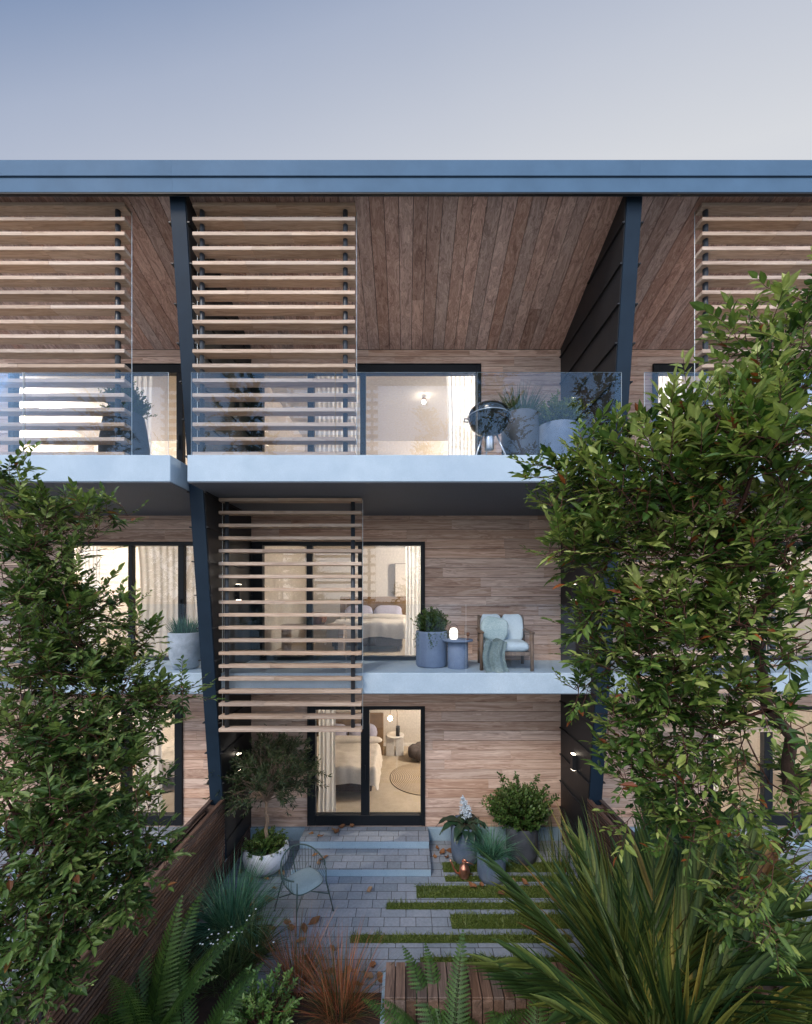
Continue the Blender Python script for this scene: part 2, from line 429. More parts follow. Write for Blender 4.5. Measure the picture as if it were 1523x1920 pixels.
G=dict(
 tree=foliage('tree_leaf',[(0,(.014,.036,.008)),(.3,(.042,.096,.019)),(.6,(.115,.190,.038)),(.82,(.26,.32,.080)),(.962,(.40,.45,.15)),(.972,(.30,.085,.02)),(1,(.16,.045,.02))],.32),
 tree2=foliage('tree_leaf_cool',[(0,(.015,.036,.009)),(.35,(.052,.105,.024)),(.65,(.115,.185,.044)),(.88,(.22,.29,.08)),(.970,(.30,.36,.12)),(.985,(.24,.085,.02)),(1,(.14,.05,.02))],.32),
 olive=foliage('olive_leaf',[(0,(.016,.030,.010)),(.6,(.045,.068,.024)),(1,(.115,.135,.055))],.2),
 box=foliage('box_leaf',[(0,(.016,.040,.010)),(.5,(.052,.11,.024)),(.9,(.12,.19,.045)),(1,(.14,.18,.06))],.3),
 gold=foliage('golden_shrub_leaf',[(0,(.03,.06,.012)),(.5,(.085,.13,.026)),(1,(.20,.23,.05))],.3),
 hosta=foliage('broad_leaf',[(0,(.008,.026,.014)),(1,(.026,.06,.03))],.15,.35,.5),
 bluegrass=foliage('blue_grass',[(0,(.020,.075,.045)),(.6,(.065,.19,.115)),(1,(.17,.34,.22))],.25),
 grass=foliage('turf_blade',[(0,(.06,.09,.018)),(.6,(.15,.20,.045)),(1,(.27,.29,.09))],.3),
 dgrass=foliage('dark_grass',[(0,(.018,.040,.012)),(.6,(.055,.095,.026)),(1,(.13,.17,.06))],.25),
 redgrass=foliage('red_grass',[(0,(.035,.055,.018)),(.4,(.10,.10,.03)),(.55,(.24,.07,.03)),(.85,(.40,.11,.05)),(1,(.52,.25,.13))],.25),
 fern=foliage('fern_frond',[(0,(.024,.058,.012)),(.6,(.056,.115,.022)),(1,(.11,.18,.04))],.3),
 flax=foliage('flax_blade',[(0,(.014,.038,.012)),(.45,(.042,.075,.018)),(.8,(.115,.135,.028)),(.95,(.25,.20,.045)),(1,(.11,.05,.02))],.12,.5,.22,edge=-.8),
 shrub=foliage('bright_shrub_leaf',[(0,(.045,.11,.022)),(.6,(.12,.23,.05)),(1,(.23,.34,.10))],.3,.35,.5),
 white=mottled('white_petal',(.70,.72,.72),(.82,.84,.84),20,.7,0),
 blueflower=mottled('pale_blue_petal',(.42,.50,.58),(.62,.70,.76),20,.7,0),
)

# ------------------------------------------------------------------ dimensions
W=6.025; T=.22; HI=(W-T)/2           # module, wing wall thickness, half clear width
SLOPE=.33; SOFF=9.19
def fin_y(z): return -(.96+.128*z)
L2Z,L3Z=3.36,6.437

def rect_sub(rects,h):
    out=[]
    hx0,hx1,hz0,hz1=h
    for x0,x1,z0,z1 in rects:
        if hx0>=x1 or hx1<=x0 or hz0>=z1 or hz1<=z0: out.append((x0,x1,z0,z1)); continue
        if z0<hz0: out.append((x0,x1,z0,hz0))
        if z1>hz1: out.append((x0,x1,hz1,z1))
        a,b=max(z0,hz0),min(z1,hz1)
        if x0<hx0: out.append((x0,hx0,a,b))
        if x1>hx1: out.append((hx1,x1,a,b))
    return out

def build_screen(house,x0,x1,yf,ztop,n,step,seed):
    """stack of oak slats threaded on two round posts; yf = front of the slats"""
    rr=random.Random(seed)
    e=bpy.data.objects.new('slat_screen',None); C.objects.link(e); e.parent=house
    e.location=(0,0,0)
    for k in range(n):
        z=ztop-k*step
        mb=MB(); 
        # each slat is finger-jointed from two lengths
        j=x0+(x1-x0)*rr.uniform(.3,.75)
        r1=rr.random(); r2=min(1,max(0,r1+rr.uniform(-.35,.35)))
        dz=rr.uniform(-.0015,.0015)
        mb.box(x0,j,yf,yf+.145,z-.05+dz,z+dz,0,r1,.003); mb.box(j+.0006,x1,yf,yf+.145,z-.05+dz,z+dz,0,r2,.003)
        mb.build('slat',M['slat'],e)
    zb=ztop-(n-1)*step-.05
    for ex in (x0-.004,x1+.004):
        mb=MB(); mb.tube([(ex,yf+.139,zb),(ex,yf+.139,ztop)],.004,6); mb.build('edge_rod',M['gedge'],e)
    for px in (x0+.095,x1-.14):
        mb=MB(); mb.tube([(px,yf+.075,zb+.02),(px,yf+.075,ztop+.01)],.033,14); mb.build('post',M['post'],e)
    return e

def build_opening(house,m,name,x0,x1,z0,z1,left,right,top,bot,mulls,yf=-.028):
    e=bpy.data.objects.new(name,None); C.objects.link(e); e.parent=house
    mb=MB()
    def bx(a,b,c,d,y0,y1): mb.box(m*a,m*b,y0,y1,c,d,0,None,.004)
    bx(x0,x0+left,z0,z1,yf,.10); bx(x1-right,x1,z0,z1,yf,.10)
    bx(x0+left,x1-right,z1-top,z1,yf+.003,.10); bx(x0+left,x1-right,z0,z0+bot,yf+.003,.10)
    for a,b in mulls: bx(a,b,z0+bot,z1-top,yf+.012,.085)
    # outer lip of the frame
    bx(x0-.02,x1+.02,z1,z1+.018,yf-.012,.02); bx(x0-.02,x0,z0,z1,yf-.012,.02); bx(x1,x1+.02,z0,z1,yf-.012,.02)
    mb.build('frame',M['frame'],e)
    xs=[x0+left]+[q for ab in mulls for q in ab]+[x1-right]
    for i in range(0,len(xs),2):
        mb=MB(); a,b=sorted((m*(xs[i]-.01),m*(xs[i+1]+.01)))
        y=.03+.028*((i//2)%2)
        mb.add([(a,y,z0+bot-.01),(b,y,z0+bot-.01),(b,y,z1-top+.01),(a,y,z1-top+.01)],[(0,1,2,3)])
        mb.build('pane',M['pane'],e)
    # slim pull handle on the first meeting stile
    if mulls:
        a,b=mulls[0]; hx=m*(a+b)/2; mb=MB(); zc=z0+1.0
        mb.box(hx-.012,hx+.012,yf-.022,yf-.008,zc-.14,zc+.14,0,None,.003)
        mb.box(hx-.01,hx+.01,yf-.010,yf+.013,zc-.12,zc-.10); mb.box(hx-.01,hx+.01,yf-.010,yf+.013,zc+.10,zc+.12)
        mb.build('handle',M['frame'],e)
    return e

OPEN=[(-1.825,.335,.27,2.48),(-2.88,.335,3.365,5.56),(-2.88,1.385,6.44,8.89)]
def build_house(cx,m,label,s3,s2,seed):
    rr=random.Random(seed)
    h=thing('terrace_house',(cx,0,0),label,'house','terrace houses in a row')
    holes=[(min(m*a,m*b),max(m*a,m*b),c,d) for a,b,c,d in OPEN]
    # timber boards
    mb=MB(); z=.235; row=0
    while z<SOFF-.005:
        z1=min(z+.18,SOFF-.004)
        joints=[]; x=-HI+rr.uniform(.4,2.2)
        while x<HI-.3: joints.append(x); x+=rr.choice((1.12,1.45,1.9,2.4))
        rects=[(-HI,HI,z+.0037,z1-.0037)]
        for hh in holes: rects=rect_sub(rects,(hh[0]-.004,hh[1]+.004,hh[2]-.004,hh[3]+.004))
        segr=[rr.random() for _ in range(len(joints)+1)]
        for (a,b,c,d) in rects:
            cuts=[a]+[j for j in joints if a+.05<j<b-.05]+[b]
            for i in range(len(cuts)-1):
                k=sum(1 for j in joints if j<=cuts[i]+1e-6)
                mb.box(cuts[i]+(.001 if i else 0),cuts[i+1]-.001,rr.uniform(0,.002),.02,c,d,0,segr[k])
        z=z1; row+=1
    mb.build('timber_cladding',M['clad'],h)
    mb=MB(); rects=[(-HI,HI,0,SOFF+.02)]
    for hh in holes: rects=rect_sub(rects,hh)
    for a,b,c,d in rects: mb.box(a,b,.021,.13,c,d)
    mb.build('wall',M['black'],h)
    mb=MB(); mb.box(-HI,HI,-.045,.02,0,.232,0,None,.004); mb.build('plinth',M['plinth'],h)
    # soffit boards, sloping up and out
    mb=MB(); nb=29; bw=2*HI/nb
    Mx=Matrix.Rotation(-math.atan(SLOPE),4,'X')
    Ls=2.42
    for i in range(nb):
        x0=-HI+i*bw
        cut=rr.uniform(-1.9,-.4) if rr.random()<.22 else None
        r1=rr.random()
        segs=[(-Ls,0)] if cut is None else [(-Ls,cut-.001),(cut+.001,0)]
        for k,(ya,yb) in enumerate(segs):
            mb.box(x0+.0043,x0+bw-.0043,ya,yb,0,.02,0,r1 if k==0 else rr.random(),0,Matrix.Translation((0,0,SOFF+rr.uniform(0,.002)))@Mx)
    mb.build('soffit',M['soffit'],h)
    # roof body and two-step metal fascia
    mb=MB(); X0,X1=-W/2+.0004,W/2-.0004
    mb.prism_x([(-2.28,SOFF+.03+SLOPE*2.28),(-2.28,10.12),(5.2,9.75),(5.2,9.3),(.0,SOFF+.03)],X0,X1,0)
    mb.build('roof',M['black'],h)
    mb=MB(); mb.box(X0,X1,-2.36,-2.282,9.972,10.172); mb.box(X0,X1,-2.342,-2.282,9.778,9.962)
    mb.build('roof_fascia',M['fascia'],h)
    mb=MB(); mb.box(X0,X1,-2.333,-2.282,9.9625,9.9715); mb.box(X0,X1,-2.338,-2.30,9.762,9.7775)
    mb.build('fascia_trim',M['black'],h)
    # balcony slabs
    for (y0,z0,z1) in ((-2.2,6.083,L3Z),(-1.24,3.035,L2Z)):
        mb=MB(); mb.box(-HI+.003,HI-.003,y0,.012,z0,z1,0,None,.006); mb.build('balcony_slab',M['conc'],h)
        mb=MB(); mb.box(-HI+.012,HI-.012,y0+.012,-.002,z0-.012,z0-.0005); mb.build('slab_underside',M['under'],h)  # thin panel on the underside, darker than the slab concrete
    # glass balustrades
    for (y0,z0,z1) in ((-2.188,L3Z-.02,7.54),(-1.228,L2Z-.02,4.437)):
        e=bpy.data.objects.new('glass_balustrade',None); C.objects.link(e); e.parent=h
        xs=[-HI+.04,-.94,.94,HI-.03]
        for i in range(3):
            a,b=xs[i]+.007,xs[i+1]-.007
            mb=MB(); y1=y0+.012
            mb.add([(a,y0,z0),(b,y0,z0),(b,y0,z1),(a,y0,z1)],[(0,1,2,3)],0)
            mb.add([(a,y1,z0),(b,y1,z0),(b,y1,z1),(a,y1,z1)],[(3,2,1,0)],0)
            mb.add([(a,y0,z0),(a,y1,z0),(a,y1,z1),(a,y0,z1)],[(0,1,2,3)],1)
            mb.add([(b,y0,z0),(b,y1,z0),(b,y1,z1),(b,y0,z1)],[(3,2,1,0)],1)
            mb.add([(a,y0,z1),(b,y0,z1),(b,y1,z1),(a,y1,z1)],[(0,1,2,3)],1)
            mb.build('glass_pane',[M['glass'],M['gedge']],e)
    # openings
    build_opening(h,m,'sliding_door',*OPEN[0],.13,.06,.045,.19,[(-.845,-.685)])
    build_opening(h,m,'sliding_window',*OPEN[1],.195,.06,.05,.07,[(-1.865,-1.755),(-.90,-.82)])
    build_opening(h,m,'balcony_door',*OPEN[2],.195,.075,.15,.06,[(-1.845,-1.725),(-.86,-.755)])
    # entry steps
    e=bpy.data.objects.new('entry_steps',None); C.objects.link(e); e.parent=h
    a,b=sorted((m*-1.87,m*.405))
    mb=MB(); mb.box(a,b,-1.0,-.46,.004,.118,0,None,.003); mb.box(a,b,-.47,-.046,.004,.248,0,None,.003); mb.build('riser',M['plinth'],e)
    mb=MB(); mb.box(a-.004,b+.004,-1.005,-.4715,.1185,.130,0,None,.002); mb.box(a-.004,b+.004,-.475,-.0465,.2485,.260,0,None,.002); mb.build('tread',M['pave'],e)
    # lit rooms
    for (z0,z1,wm) in ((.268,2.88,'wall'),(3.366,5.95,'wall'),(6.44,9.0,'walll3')):
        mb=MB(); a,b,y0,y1=-HI+.01,HI-.01,.131,3.95
        mb.add([(a,y0,z0),(b,y0,z0),(b,y1,z0),(a,y1,z0)],[(0,1,2,3)],1)
        mb.add([(a,y0,z1),(b,y0,z1),(b,y1,z1),(a,y1,z1)],[(3,2,1,0)],2)
        mb.add([(a,y1,z0),(b,y1,z0),(b,y1,z1),(a,y1,z1)],[(3,2,1,0)],0)
        mb.add([(a,y0,z0),(a,y1,z0),(a,y1,z1),(a,y0,z1)],[(0,1,2,3)],0)
        mb.add([(b,y0,z0),(b,y1,z0),(b,y1,z1),(b,y0,z1)],[(3,2,1,0)],0)
        mb.box(a,b,y1-.015,y1-.001,z0,z0+.09,2)
        mb.build('room',[M[wm],M['carpet'],M['ceil']],h)
    mb=MB(); mb.box(-HI,HI,5.05,5.2,0,9.35); mb.build('rear_wall',M['black'],h)
    build_screen(h,s3[0],s3[1],-2.172,9.815,18,.1957,seed+1)
    build_screen(h,s2[0],s2[1],-1.40,6.062,19,.1957,seed+2)
    return h
build_house(0,1,'middle terrace house framed by both black wing walls, facing straight on','s' and (-2.848,-.679),(-2.86,-.679),11)
build_house(-W,-1,'terrace house behind the olive-green tree at the left edge',(.105,2.273),(-1.875,.275),23)
build_house(W,-1,'terrace house mostly hidden by the large leafy tree at the right edge',(-2.075,.095),(-2.545,-.365),37)

# ------------------------------------------------------------------ wing walls with sconces
def wing_wall(cx,label):
    t=thing('wing_wall',(cx,0,0),label,'wing wall','black wing walls between the houses')
    z0=.30; zt=9.75
    def top(y): return SOFF+.018-SLOPE*y
    yt=fin_y(9.86)
    poly=[(.02,z0),(fin_y(z0),z0),(yt,9.86),(yt,top(yt)),(0,top(0)),(5.1,9.28),(5.1,0),(.02,0)]
    mb=MB(); mb.prism_x(poly,-T/2,T/2,0); mb.build('cladding',M['black'],t)
    mb=MB()
    for s in (-1,1):
        z=.62
        while z<9.6:
            ya=fin_y(z)-.018
            yb=-.004 if z<SOFF-.02 else -(z-SOFF)/SLOPE-.12
            if yb>ya+.1:
                x0,x1=s*(T/2-.002),s*(T/2+.03)
                mb.box(x0,x1,ya,yb,z-.011,z+.005)
            z+=.495
    mb.build('seam',M['black'],t)
    # proud navy cover on the sloping front edge
    mb=MB(); w=T/2-.011
    a=Vector((0,fin_y(z0),z0)); b=Vector((0,yt,9.86)); d=(b-a).normalized(); nrm=Vector((0,d.z*-1,d.y)).normalized()
    if nrm.y>0: nrm=-nrm
    q=[a-nrm*.01,b-nrm*.01,b+nrm*.022,a+nrm*.022]
    mb.prism_x([(p.y,p.z) for p in q],-w,w,0); mb.build('front_cover',M['navy'],t)
    for s in (-1,1):
        for zc in (1.73,4.63,7.80):
            x0=s*(T/2+.001); mb=MB()
            e=bpy.data.objects.new('wall_light',None); C.objects.link(e); e.parent=t
            mb.box(x0,s*(T/2+.075),-.71,-.61,zc-.13,zc+.13,0,None,.004); mb.build('housing',M['black'],e)
            mb=MB()
            mb.box(s*(T/2+.012),s*(T/2+.068),-.70,-.62,zc+.1305,zc+.137); mb.box(s*(T/2+.012),s*(T/2+.068),-.70,-.62,zc-.137,zc-.1305)
            mb.build('lens',M['sconce'],e)
    return t
wing_wall(-W/2,'black ribbed wing wall with navy front edge beside the potted olive tree')
wing_wall(W/2,'black ribbed wing wall with navy front edge beside the armchair balcony')

# ------------------------------------------------------------------ fences
def fence(cx,label):
    t=thing('timber_fence',(cx,-1.0,0),label,'fence','slatted fences beside the patio')
    zt=1.33; y0,y1=-3.25,-.02
    for s in (-1,1):
        mb=MB(); z=.02; 
        xa,xb=s*.092,s*.112
        while z<zt-.03:
            ys=y0
            ye=y1 if z<.25 else -.10
            for yy0,yy1 in ((ys,-2.3),(-2.297,ye)):
                mb.box(xa,xb,yy0,yy1+1 if z<.25 and yy1==ye else yy1,z,z+.033,0)
            z+=.055
        mb.build('batten_panel',M['fence'],t)
        mb=MB(); mb.box(s*.06,s*.118,y0,-.10,zt-.025,zt+.0,0,None,.004); mb.build('top_rail',M['fence'],t)
    mb=MB(); mb.box(-.04,.04,y0+.01,-.2,0,zt-.1); mb.build('backing',M['black'],t)
    for k in range(3):
        mb=MB(); y=-.3-k*1.44; mb.box(-.088,.088,y-.04,y+.04,0,zt-.03,0,None,.003); mb.build('post',M['fence'],t)
    return t
fence(-W/2,'dark slatted timber fence running from the left wing wall past the wire chair')
fence(W/2,'dark slatted timber fence behind the palm, running from the right wing wall')

# ------------------------------------------------------------------ ground
def sheet(name,x0,x1,y0,y1,z,m,label=None):
    mb=MB(); mb.add([(x0,y0,z),(x1,y0,z),(x1,y1,z),(x0,y1,z)],[(0,1,2,3)])
    return tag(mb.build(name,m),kind='structure')
sheet('ground',-300,300,-300,300,-.03,M['lawn'])
for cx in (0,-W,W): sheet('patio_paving',cx-HI-.05,cx+HI+.05,-2.98,-.02,0.0,M['pave'])
sheet('planting_bed',-2.9,2.9,-6.2,-2.9,.004,M['soil'])
sheet('planting_bed',-2.9,-1.85,-2.9,-1.95,.006,M['soil'])
sheet('planting_bed',-8.9,-3.1,-6.2,-2.9,.004,M['soil'])
sheet('planting_bed',3.1,8.9,-6.2,-2.9,.004,M['soil'])
kerb=MB(); kerb.box(-.275,-.222,-5.2,-2.72,.0,.075,0,None,.004); tag(kerb.build('kerb',M['plinth']),kind='structure')

# turf strips let into the paving
def turf(x0,x1,y0,y1,label,group=None,seed=0,dens=3400):
    rr=random.Random(seed); mb=MB()
    n=int((x1-x0)*(y1-y0)*dens)
    mb.add([(x0,y0,.006),(x1,y0,.006),(x1,y1,.006),(x0,y1,.006)],[(0,1,2,3)],0,False,.05)
    for _ in range(n):
        x=rr.uniform(x0,x1)+rr.gauss(0,.012); y=rr.uniform(y0,y1)+rr.gauss(0,.013)
        h=.048+.035*rr.random()+.02*mnoise.noise(Vector((x*4,y*4,0)))
        cl=mnoise.noise(Vector((x*2.3,y*3.0,5)))*.5+.5
        d=Vector((rr.gauss(0,.5),rr.gauss(0,.5),1))
        mb.blade(Vector((x,y,.004)),d,h,.0085,.6,2,min(1,max(0,cl*.7+rr.random()*.35)),0,0,rr.uniform(0,3))
    o=mb.build('grass_strip',G['grass'])
    return tag(o,label,'grass strip',group or 'grass strips in the paving')
strips=[(.617,2.75,-.90,-.65,'grass strip nearest the house, behind the copper watering can'),
 (.63,2.75,-1.117,-.99,'thin grass strip under the copper watering can and front grey pot'),
 (.16,2.75,-1.461,-1.208,'wide grass strip with three fallen leaves lying on it'),
 (-.288,2.7,-1.682,-1.552,'thin grass strip between the two wide grass strips'),
 (.63,2.6,-2.02,-1.77,'shortest wide grass strip, second from the long thin one'),
 (-.74,2.2,-2.244,-2.116,'longest thin grass strip, reaching farthest towards the wire chair'),
 (.175,2.4,-2.60,-2.45,'grass strip right behind the timber bench')]
for i,(a,b,c,d,l) in enumerate(strips): turf(a,b,c,d,l,seed=50+i)
for i,(a,b,c,d,l) in enumerate(strips):
    turf(W-b,W-a,c,d,'grass strip in the patio beyond the fence at the right','grass strips beyond the right fence',90+i,1500)

# fallen leaves: a few curled leaf meshes, many things
lv=[]
for k in range(6):
    mb=MB(); rr=random.Random(k)
    L_,W_=rr.uniform(.085,.12),rr.uniform(.045,.07); cu=rr.uniform(.2,.6)
    def fn(u,v,L_=L_,W_=W_,cu=cu,k=k):
        w=math.sin(math.pi*min(1,max(0,u))**.85)*W_*.5
        x=(u-.5)*L_; y=(v-.5)*2*w
        z=.012+abs(y)*cu*1.2+((u-.5)**2)*L_*cu*2.2+.006*math.sin(u*9+k)+.004*math.sin(v*7+u*5)
        return Vector((x,y,z))
    mb.grid(fn,8,4,0,True,rr.random())
    mb.tube([(L_*.48,0,.02),(L_*.72,.006,.03)],.0018,4)
    o=mb.build('fallen_leaf',M['deadleaf']); lv.append(o)
lp=[]
def gp(px,py,z=0.0):
    s=(py-1117)/(CAM_Z-z); return ((px-761.5)/s, CAM_Y+F/s, z)
for px,py in ((452,1640),(470,1655),(458,1668),(500,1650),(515,1668),(528,1640),(505,1690),(540,1735),(487,1725),(468,1700),(440,1690),(425,1680),(508,1745),(545,1745),(570,1745),(566,1767),(624,1782),(693,1672),
              (820,1592),(830,1602),(845,1598),(815,1608),(838,1610),(850,1588),(886,1669),(903,1669),(940,1682),(655,1820),(620,1825),(690,1835),(715,1840),(700,1815),(640,1835),(610,1850),(672,1850),(960,1660),(985,1665),(575,1800),(590,1730)):
    lp.append(gp(px,py,.0))
for px,py in ((584,1565),(600,1570),(625,1558),(640,1553),(660,1551),(632,1561)): lp.append(gp(px,py,.26))
for px,py in ((592,1605),(603,1614),(597,1622),(608,1611),(583,1640)): lp.append(gp(px,py,.13))
ongrass=0
for i,(x,y,z) in enumerate(lp):
    o=lv[i] if i<len(lv) else lv[i%len(lv)].copy()
    if i>=len(lv): C.objects.link(o)
    zz=z
    if any(a<x<b and c<y<d for a,b,c,d,_ in strips): zz=.045
    o.location=(x,y,zz+.001); o.rotation_euler=(R.uniform(-.2,.2),R.uniform(-.2,.2),R.uniform(0,6.3)); sc=R.uniform(1.0,1.55); o.scale=(sc,sc,sc)
    lab='curled brown leaf fallen on the paving' if z==0 else 'curled brown leaf fallen on the entry steps'
    grp='fallen leaves on the paving' if z==0 else 'fallen leaves on the steps'
    tag(o,lab,'fallen leaf',grp)

# ------------------------------------------------------------------ vegetation
def rdir(rr): 
    z=rr.uniform(-1,1); t=rr.uniform(0,2*math.pi); q=math.sqrt(1-z*z); return Vector((q*math.cos(t),q*math.sin(t),z))
def grass_tuft(parent,c,n,L,Wd,spread,bend,mat,r0=.05,seed=0,name='foliage',segs=6,up=.25,fold=.1,ld=.3):
    rr=random.Random(seed); mb=MB()
    for _ in range(n):
        a=rr.uniform(0,2*math.pi); r=r0*math.sqrt(rr.random()); lean=spread*rr.random()**.7
        d=Vector((math.cos(a)*lean,math.sin(a)*lean,1)); 
        l=L*rr.uniform(1-ld*2,1+ld*.3)
        a2=a+rr.uniform(-.5,.5)
        mb.blade(Vector(c)+Vector((math.cos(a2)*r,math.sin(a2)*r,0)),d,l,Wd*rr.uniform(.7,1.2),bend*rr.uniform(.5,1.5),segs,rr.random(),0,fold,rr.uniform(-.5,.5),.5)
    return mb.build(name,mat,parent)
def shrub(parent,c,rads,n,Ll,Wl,mat,stem,base=None,seed=0,per=12,spiky=.25,small=True,lname='foliage',sname='stems',sr=.004):
    rr=random.Random(seed); lf=MB(); st=MB(); c=Vector(c); base=Vector(base if base is not None else c-Vector((0,0,rads[2])))
    for _ in range(n):
        d=rdir(rr); rad_=rr.random()**.4
        if rr.random()<.08: rad_*=1+spiky
        p=c+Vector((d.x*rads[0],d.y*rads[1],d.z*rads[2]))*rad_
        if p.z<base.z+.02: p.z=base.z+.02+rr.random()*.05
        mid=base.lerp(p,.5)+Vector((rr.gauss(0,.05),rr.gauss(0,.05),rr.gauss(0,.03)))*max(rads)
        q0=base.lerp(p,.62).lerp(mid,.3)
        st.tube([base,mid,p],[sr,sr*.7,sr*.4],4,cap=False)
        ax=(p-mid).normalized()
        for k in range(per):
            t=k/per; q=mid.lerp(p,.25+.75*t) ; az=k*2.4+rr.random()
            s=ax.cross(Vector((0.2,.1,1))).normalized(); b=ax.cross(s)
            o=s*math.cos(az)+b*math.sin(az)
            dd=(o*.9+ax*.7+Vector((0,0,.25))).normalized()
            L_=Ll*rr.uniform(.6,1.15)
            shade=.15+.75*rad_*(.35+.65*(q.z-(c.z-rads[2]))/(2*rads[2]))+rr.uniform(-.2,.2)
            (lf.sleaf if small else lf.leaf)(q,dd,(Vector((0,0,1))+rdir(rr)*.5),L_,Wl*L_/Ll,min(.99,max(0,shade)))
    a=lf.build(lname,mat,parent)
    b=st.build(sname,stem,parent)
    return a,b

def pot(name,loc,prof,mat,label,cat='plant pot',group=None,soil=None,rim=.03):
    """prof: outer (r,z) list bottom to top; inner wall, rim and soil are added"""
    t=thing(name,loc,label,cat,group)
    mb=MB(); top=prof[-1]; p=[(0.001,prof[0][1])]+list(prof)
    p+= [(top[0]-.004,top[1]+.006),(top[0]-rim+.004,top[1]+.006),(top[0]-rim,top[1]),(top[0]-rim-.005,top[1]-.06)]
    mb.lathe(p,(0,0,0),48,0); mb.build('body',mat,t)
    mb=MB(); mb.disc((0,0,top[1]-.055),top[0]-rim,40); mb.build('soil',M['soil'],t)
    return t

# --- foreground trees
def big_tree(name,base,crotch,clumps,npts,label,cat,leafmat,seed,Ll=.085,twl=.27,nl=11,r0=.10):
    rr=random.Random(seed)
    nodes=[Vector(base)]; par=[-1]
    for k in range(1,9):
        t=k/8; nodes.append(Vector(base).lerp(Vector(crotch),t)+Vector((.05*math.sin(t*5),.05*math.cos(t*4),0))); par.append(len(nodes)-2)
    root=8
    # targets in the clumps
    tg=[]
    vol=[rx*ry for (_,rx,ry,rz,w) in clumps for rx in [rx]]
    wts=[rx*rz*w for (_,rx,ry,rz,w) in clumps]; tw=sum(wts)
    for (c,rx,ry,rz,w),wt in zip(clumps,wts):
        for _ in range(max(3,int(npts*wt/tw))):
            d=rdir(rr); q=rr.random()**.45
            tg.append((c+Vector((d.x*rx,d.y*ry,d.z*rz))*q).to_tuple()+(q,d.z))
    # limbs first: to each clump centre, then the targets, always from the nearest node
    order=sorted([c for (c,_,_,_,_) in clumps],key=lambda c:(c-nodes[root]).length)
    def connect(p,step,jit):
        best=None;bd=1e9
        for i in range(root,len(nodes)):
            q=nodes[i]; dd=(q-p).length
            # prefer nodes lying back towards the trunk
            dd+= .25*max(0,(q-nodes[root]).length-(p-nodes[root]).length)
            if dd<bd: bd=dd;best=i
        s=nodes[best]; L_=(p-s).length; k=max(1,int(L_/step)); last=best
        bow=rdir(rr)*L_*.10+Vector((0,0,.08*L_))
        for j in range(1,k+1):
            t=j/k
            q=s.lerp(p,t)+bow*math.sin(math.pi*t)+rdir(rr)*jit*(0 if j==k else 1)
            nodes.append(q); par.append(last); last=len(nodes)-1
        return last
    for c in order: connect(c,.22,.03)
    tg.sort(key=lambda p:(Vector(p[:3])-nodes[root]).length)
    ends=[(connect(Vector(p[:3]),.14,.015),p[3],p[4]) for p in tg]
    # pipe model radii
    cnt=[0]*len(nodes)
    for i in range(len(nodes)-1,0,-1):
        cnt[i]=max(cnt[i],1); cnt[par[i]]+=cnt[i]
    mx=cnt[1]
    rd=[max(.0028,r0*(c/mx)**.72) for c in cnt]; rd[0]=r0*1.25
    tb=MB(); bb=MB()
    for i in range(1,len(nodes)):
        p=par[i]; big=rd[i]>.018
        (tb if big else bb).tube([nodes[p],nodes[i]],[rd[p] if (big or rd[p]<.012) else rd[i]*1.2,rd[i]],7 if big else 4,cap=False,smooth=True)
    ch=set(par); lf=MB()
    cen=sum((c for (c,_,_,_,_) in clumps),Vector())/len(clumps)
    zlo=min(c.z-rz for (c,_,_,rz,_) in clumps); zhi=max(c.z+rz for (c,_,_,rz,_) in clumps)
    for e,qq,dz in ends:
        p=nodes[e]; d0=(p-nodes[par[e]]).normalized()
        for s in range(2 if rr.random()<.6 else 1):
            d=(d0*.8+rdir(rr)*.75+Vector((0,0,.18))).normalized()
            L_=twl*rr.uniform(.55,1.2); b=p
            pts=[b]
            for k in range(3):
                d=(d+rdir(rr)*.22+Vector((0,0,.06))).normalized(); b=b+d*L_/3; pts.append(b)
            bb.tube(pts,[.0028,.0022,.0017,.0010],4,cap=False)
            tone=rr.gauss(0,.12)+.55*(qq-.72)+.10*dz  # leaves inside a clump coloured darker, standing in for crown shade
            sz=rr.choice((.62,.8,.95,1.1,1.28))
            for k in range(nl):
                t=(k+.5)/nl; t=.12+.88*t; seg=min(2,int(t*3)); q=pts[seg].lerp(pts[seg+1],t*3-seg)
                ax=(pts[seg+1]-pts[seg]).normalized(); sd=ax.cross(Vector((0,0,1)))
                if sd.length<.05: sd=Vector((1,0,0))
                sd.normalize(); s2=sd*(1 if k%2 else -1)
                dd=(s2*.8+ax*(.55+.5*t)+rdir(rr)*.35+Vector((0,0,.12))).normalized()
                if k==nl-1: dd=ax
                L2=Ll*sz*rr.uniform(.6,1.2)
                v=.40+tone+.16*(q.z-zlo)/(zhi-zlo)+.30*t*rr.random()+rr.uniform(-.2,.16)  # colour also lightens towards the crown top, as if lit from above
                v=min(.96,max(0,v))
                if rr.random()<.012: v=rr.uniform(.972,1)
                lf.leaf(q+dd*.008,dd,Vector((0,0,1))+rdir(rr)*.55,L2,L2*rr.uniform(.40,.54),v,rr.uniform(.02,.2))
    t=thing(name,base,label,cat,'foreground trees framing the view' if name=='leafy_tree' else 'trees across the lane')
    off=Vector(base)
    for nm,mb,mt in (('trunk',tb,M['bark']),('branches',bb,M['twig']),('crown',lf,leafmat)):
        o=mb.build(nm,mt,t); o.location=-off
    return t
def cl(px,py,d,rx,rz,w=1.0,ry=None):
    k=d/F; return (at(px,py,d),rx*k,(ry or (rx+rz)/2)*k,rz*k,w)
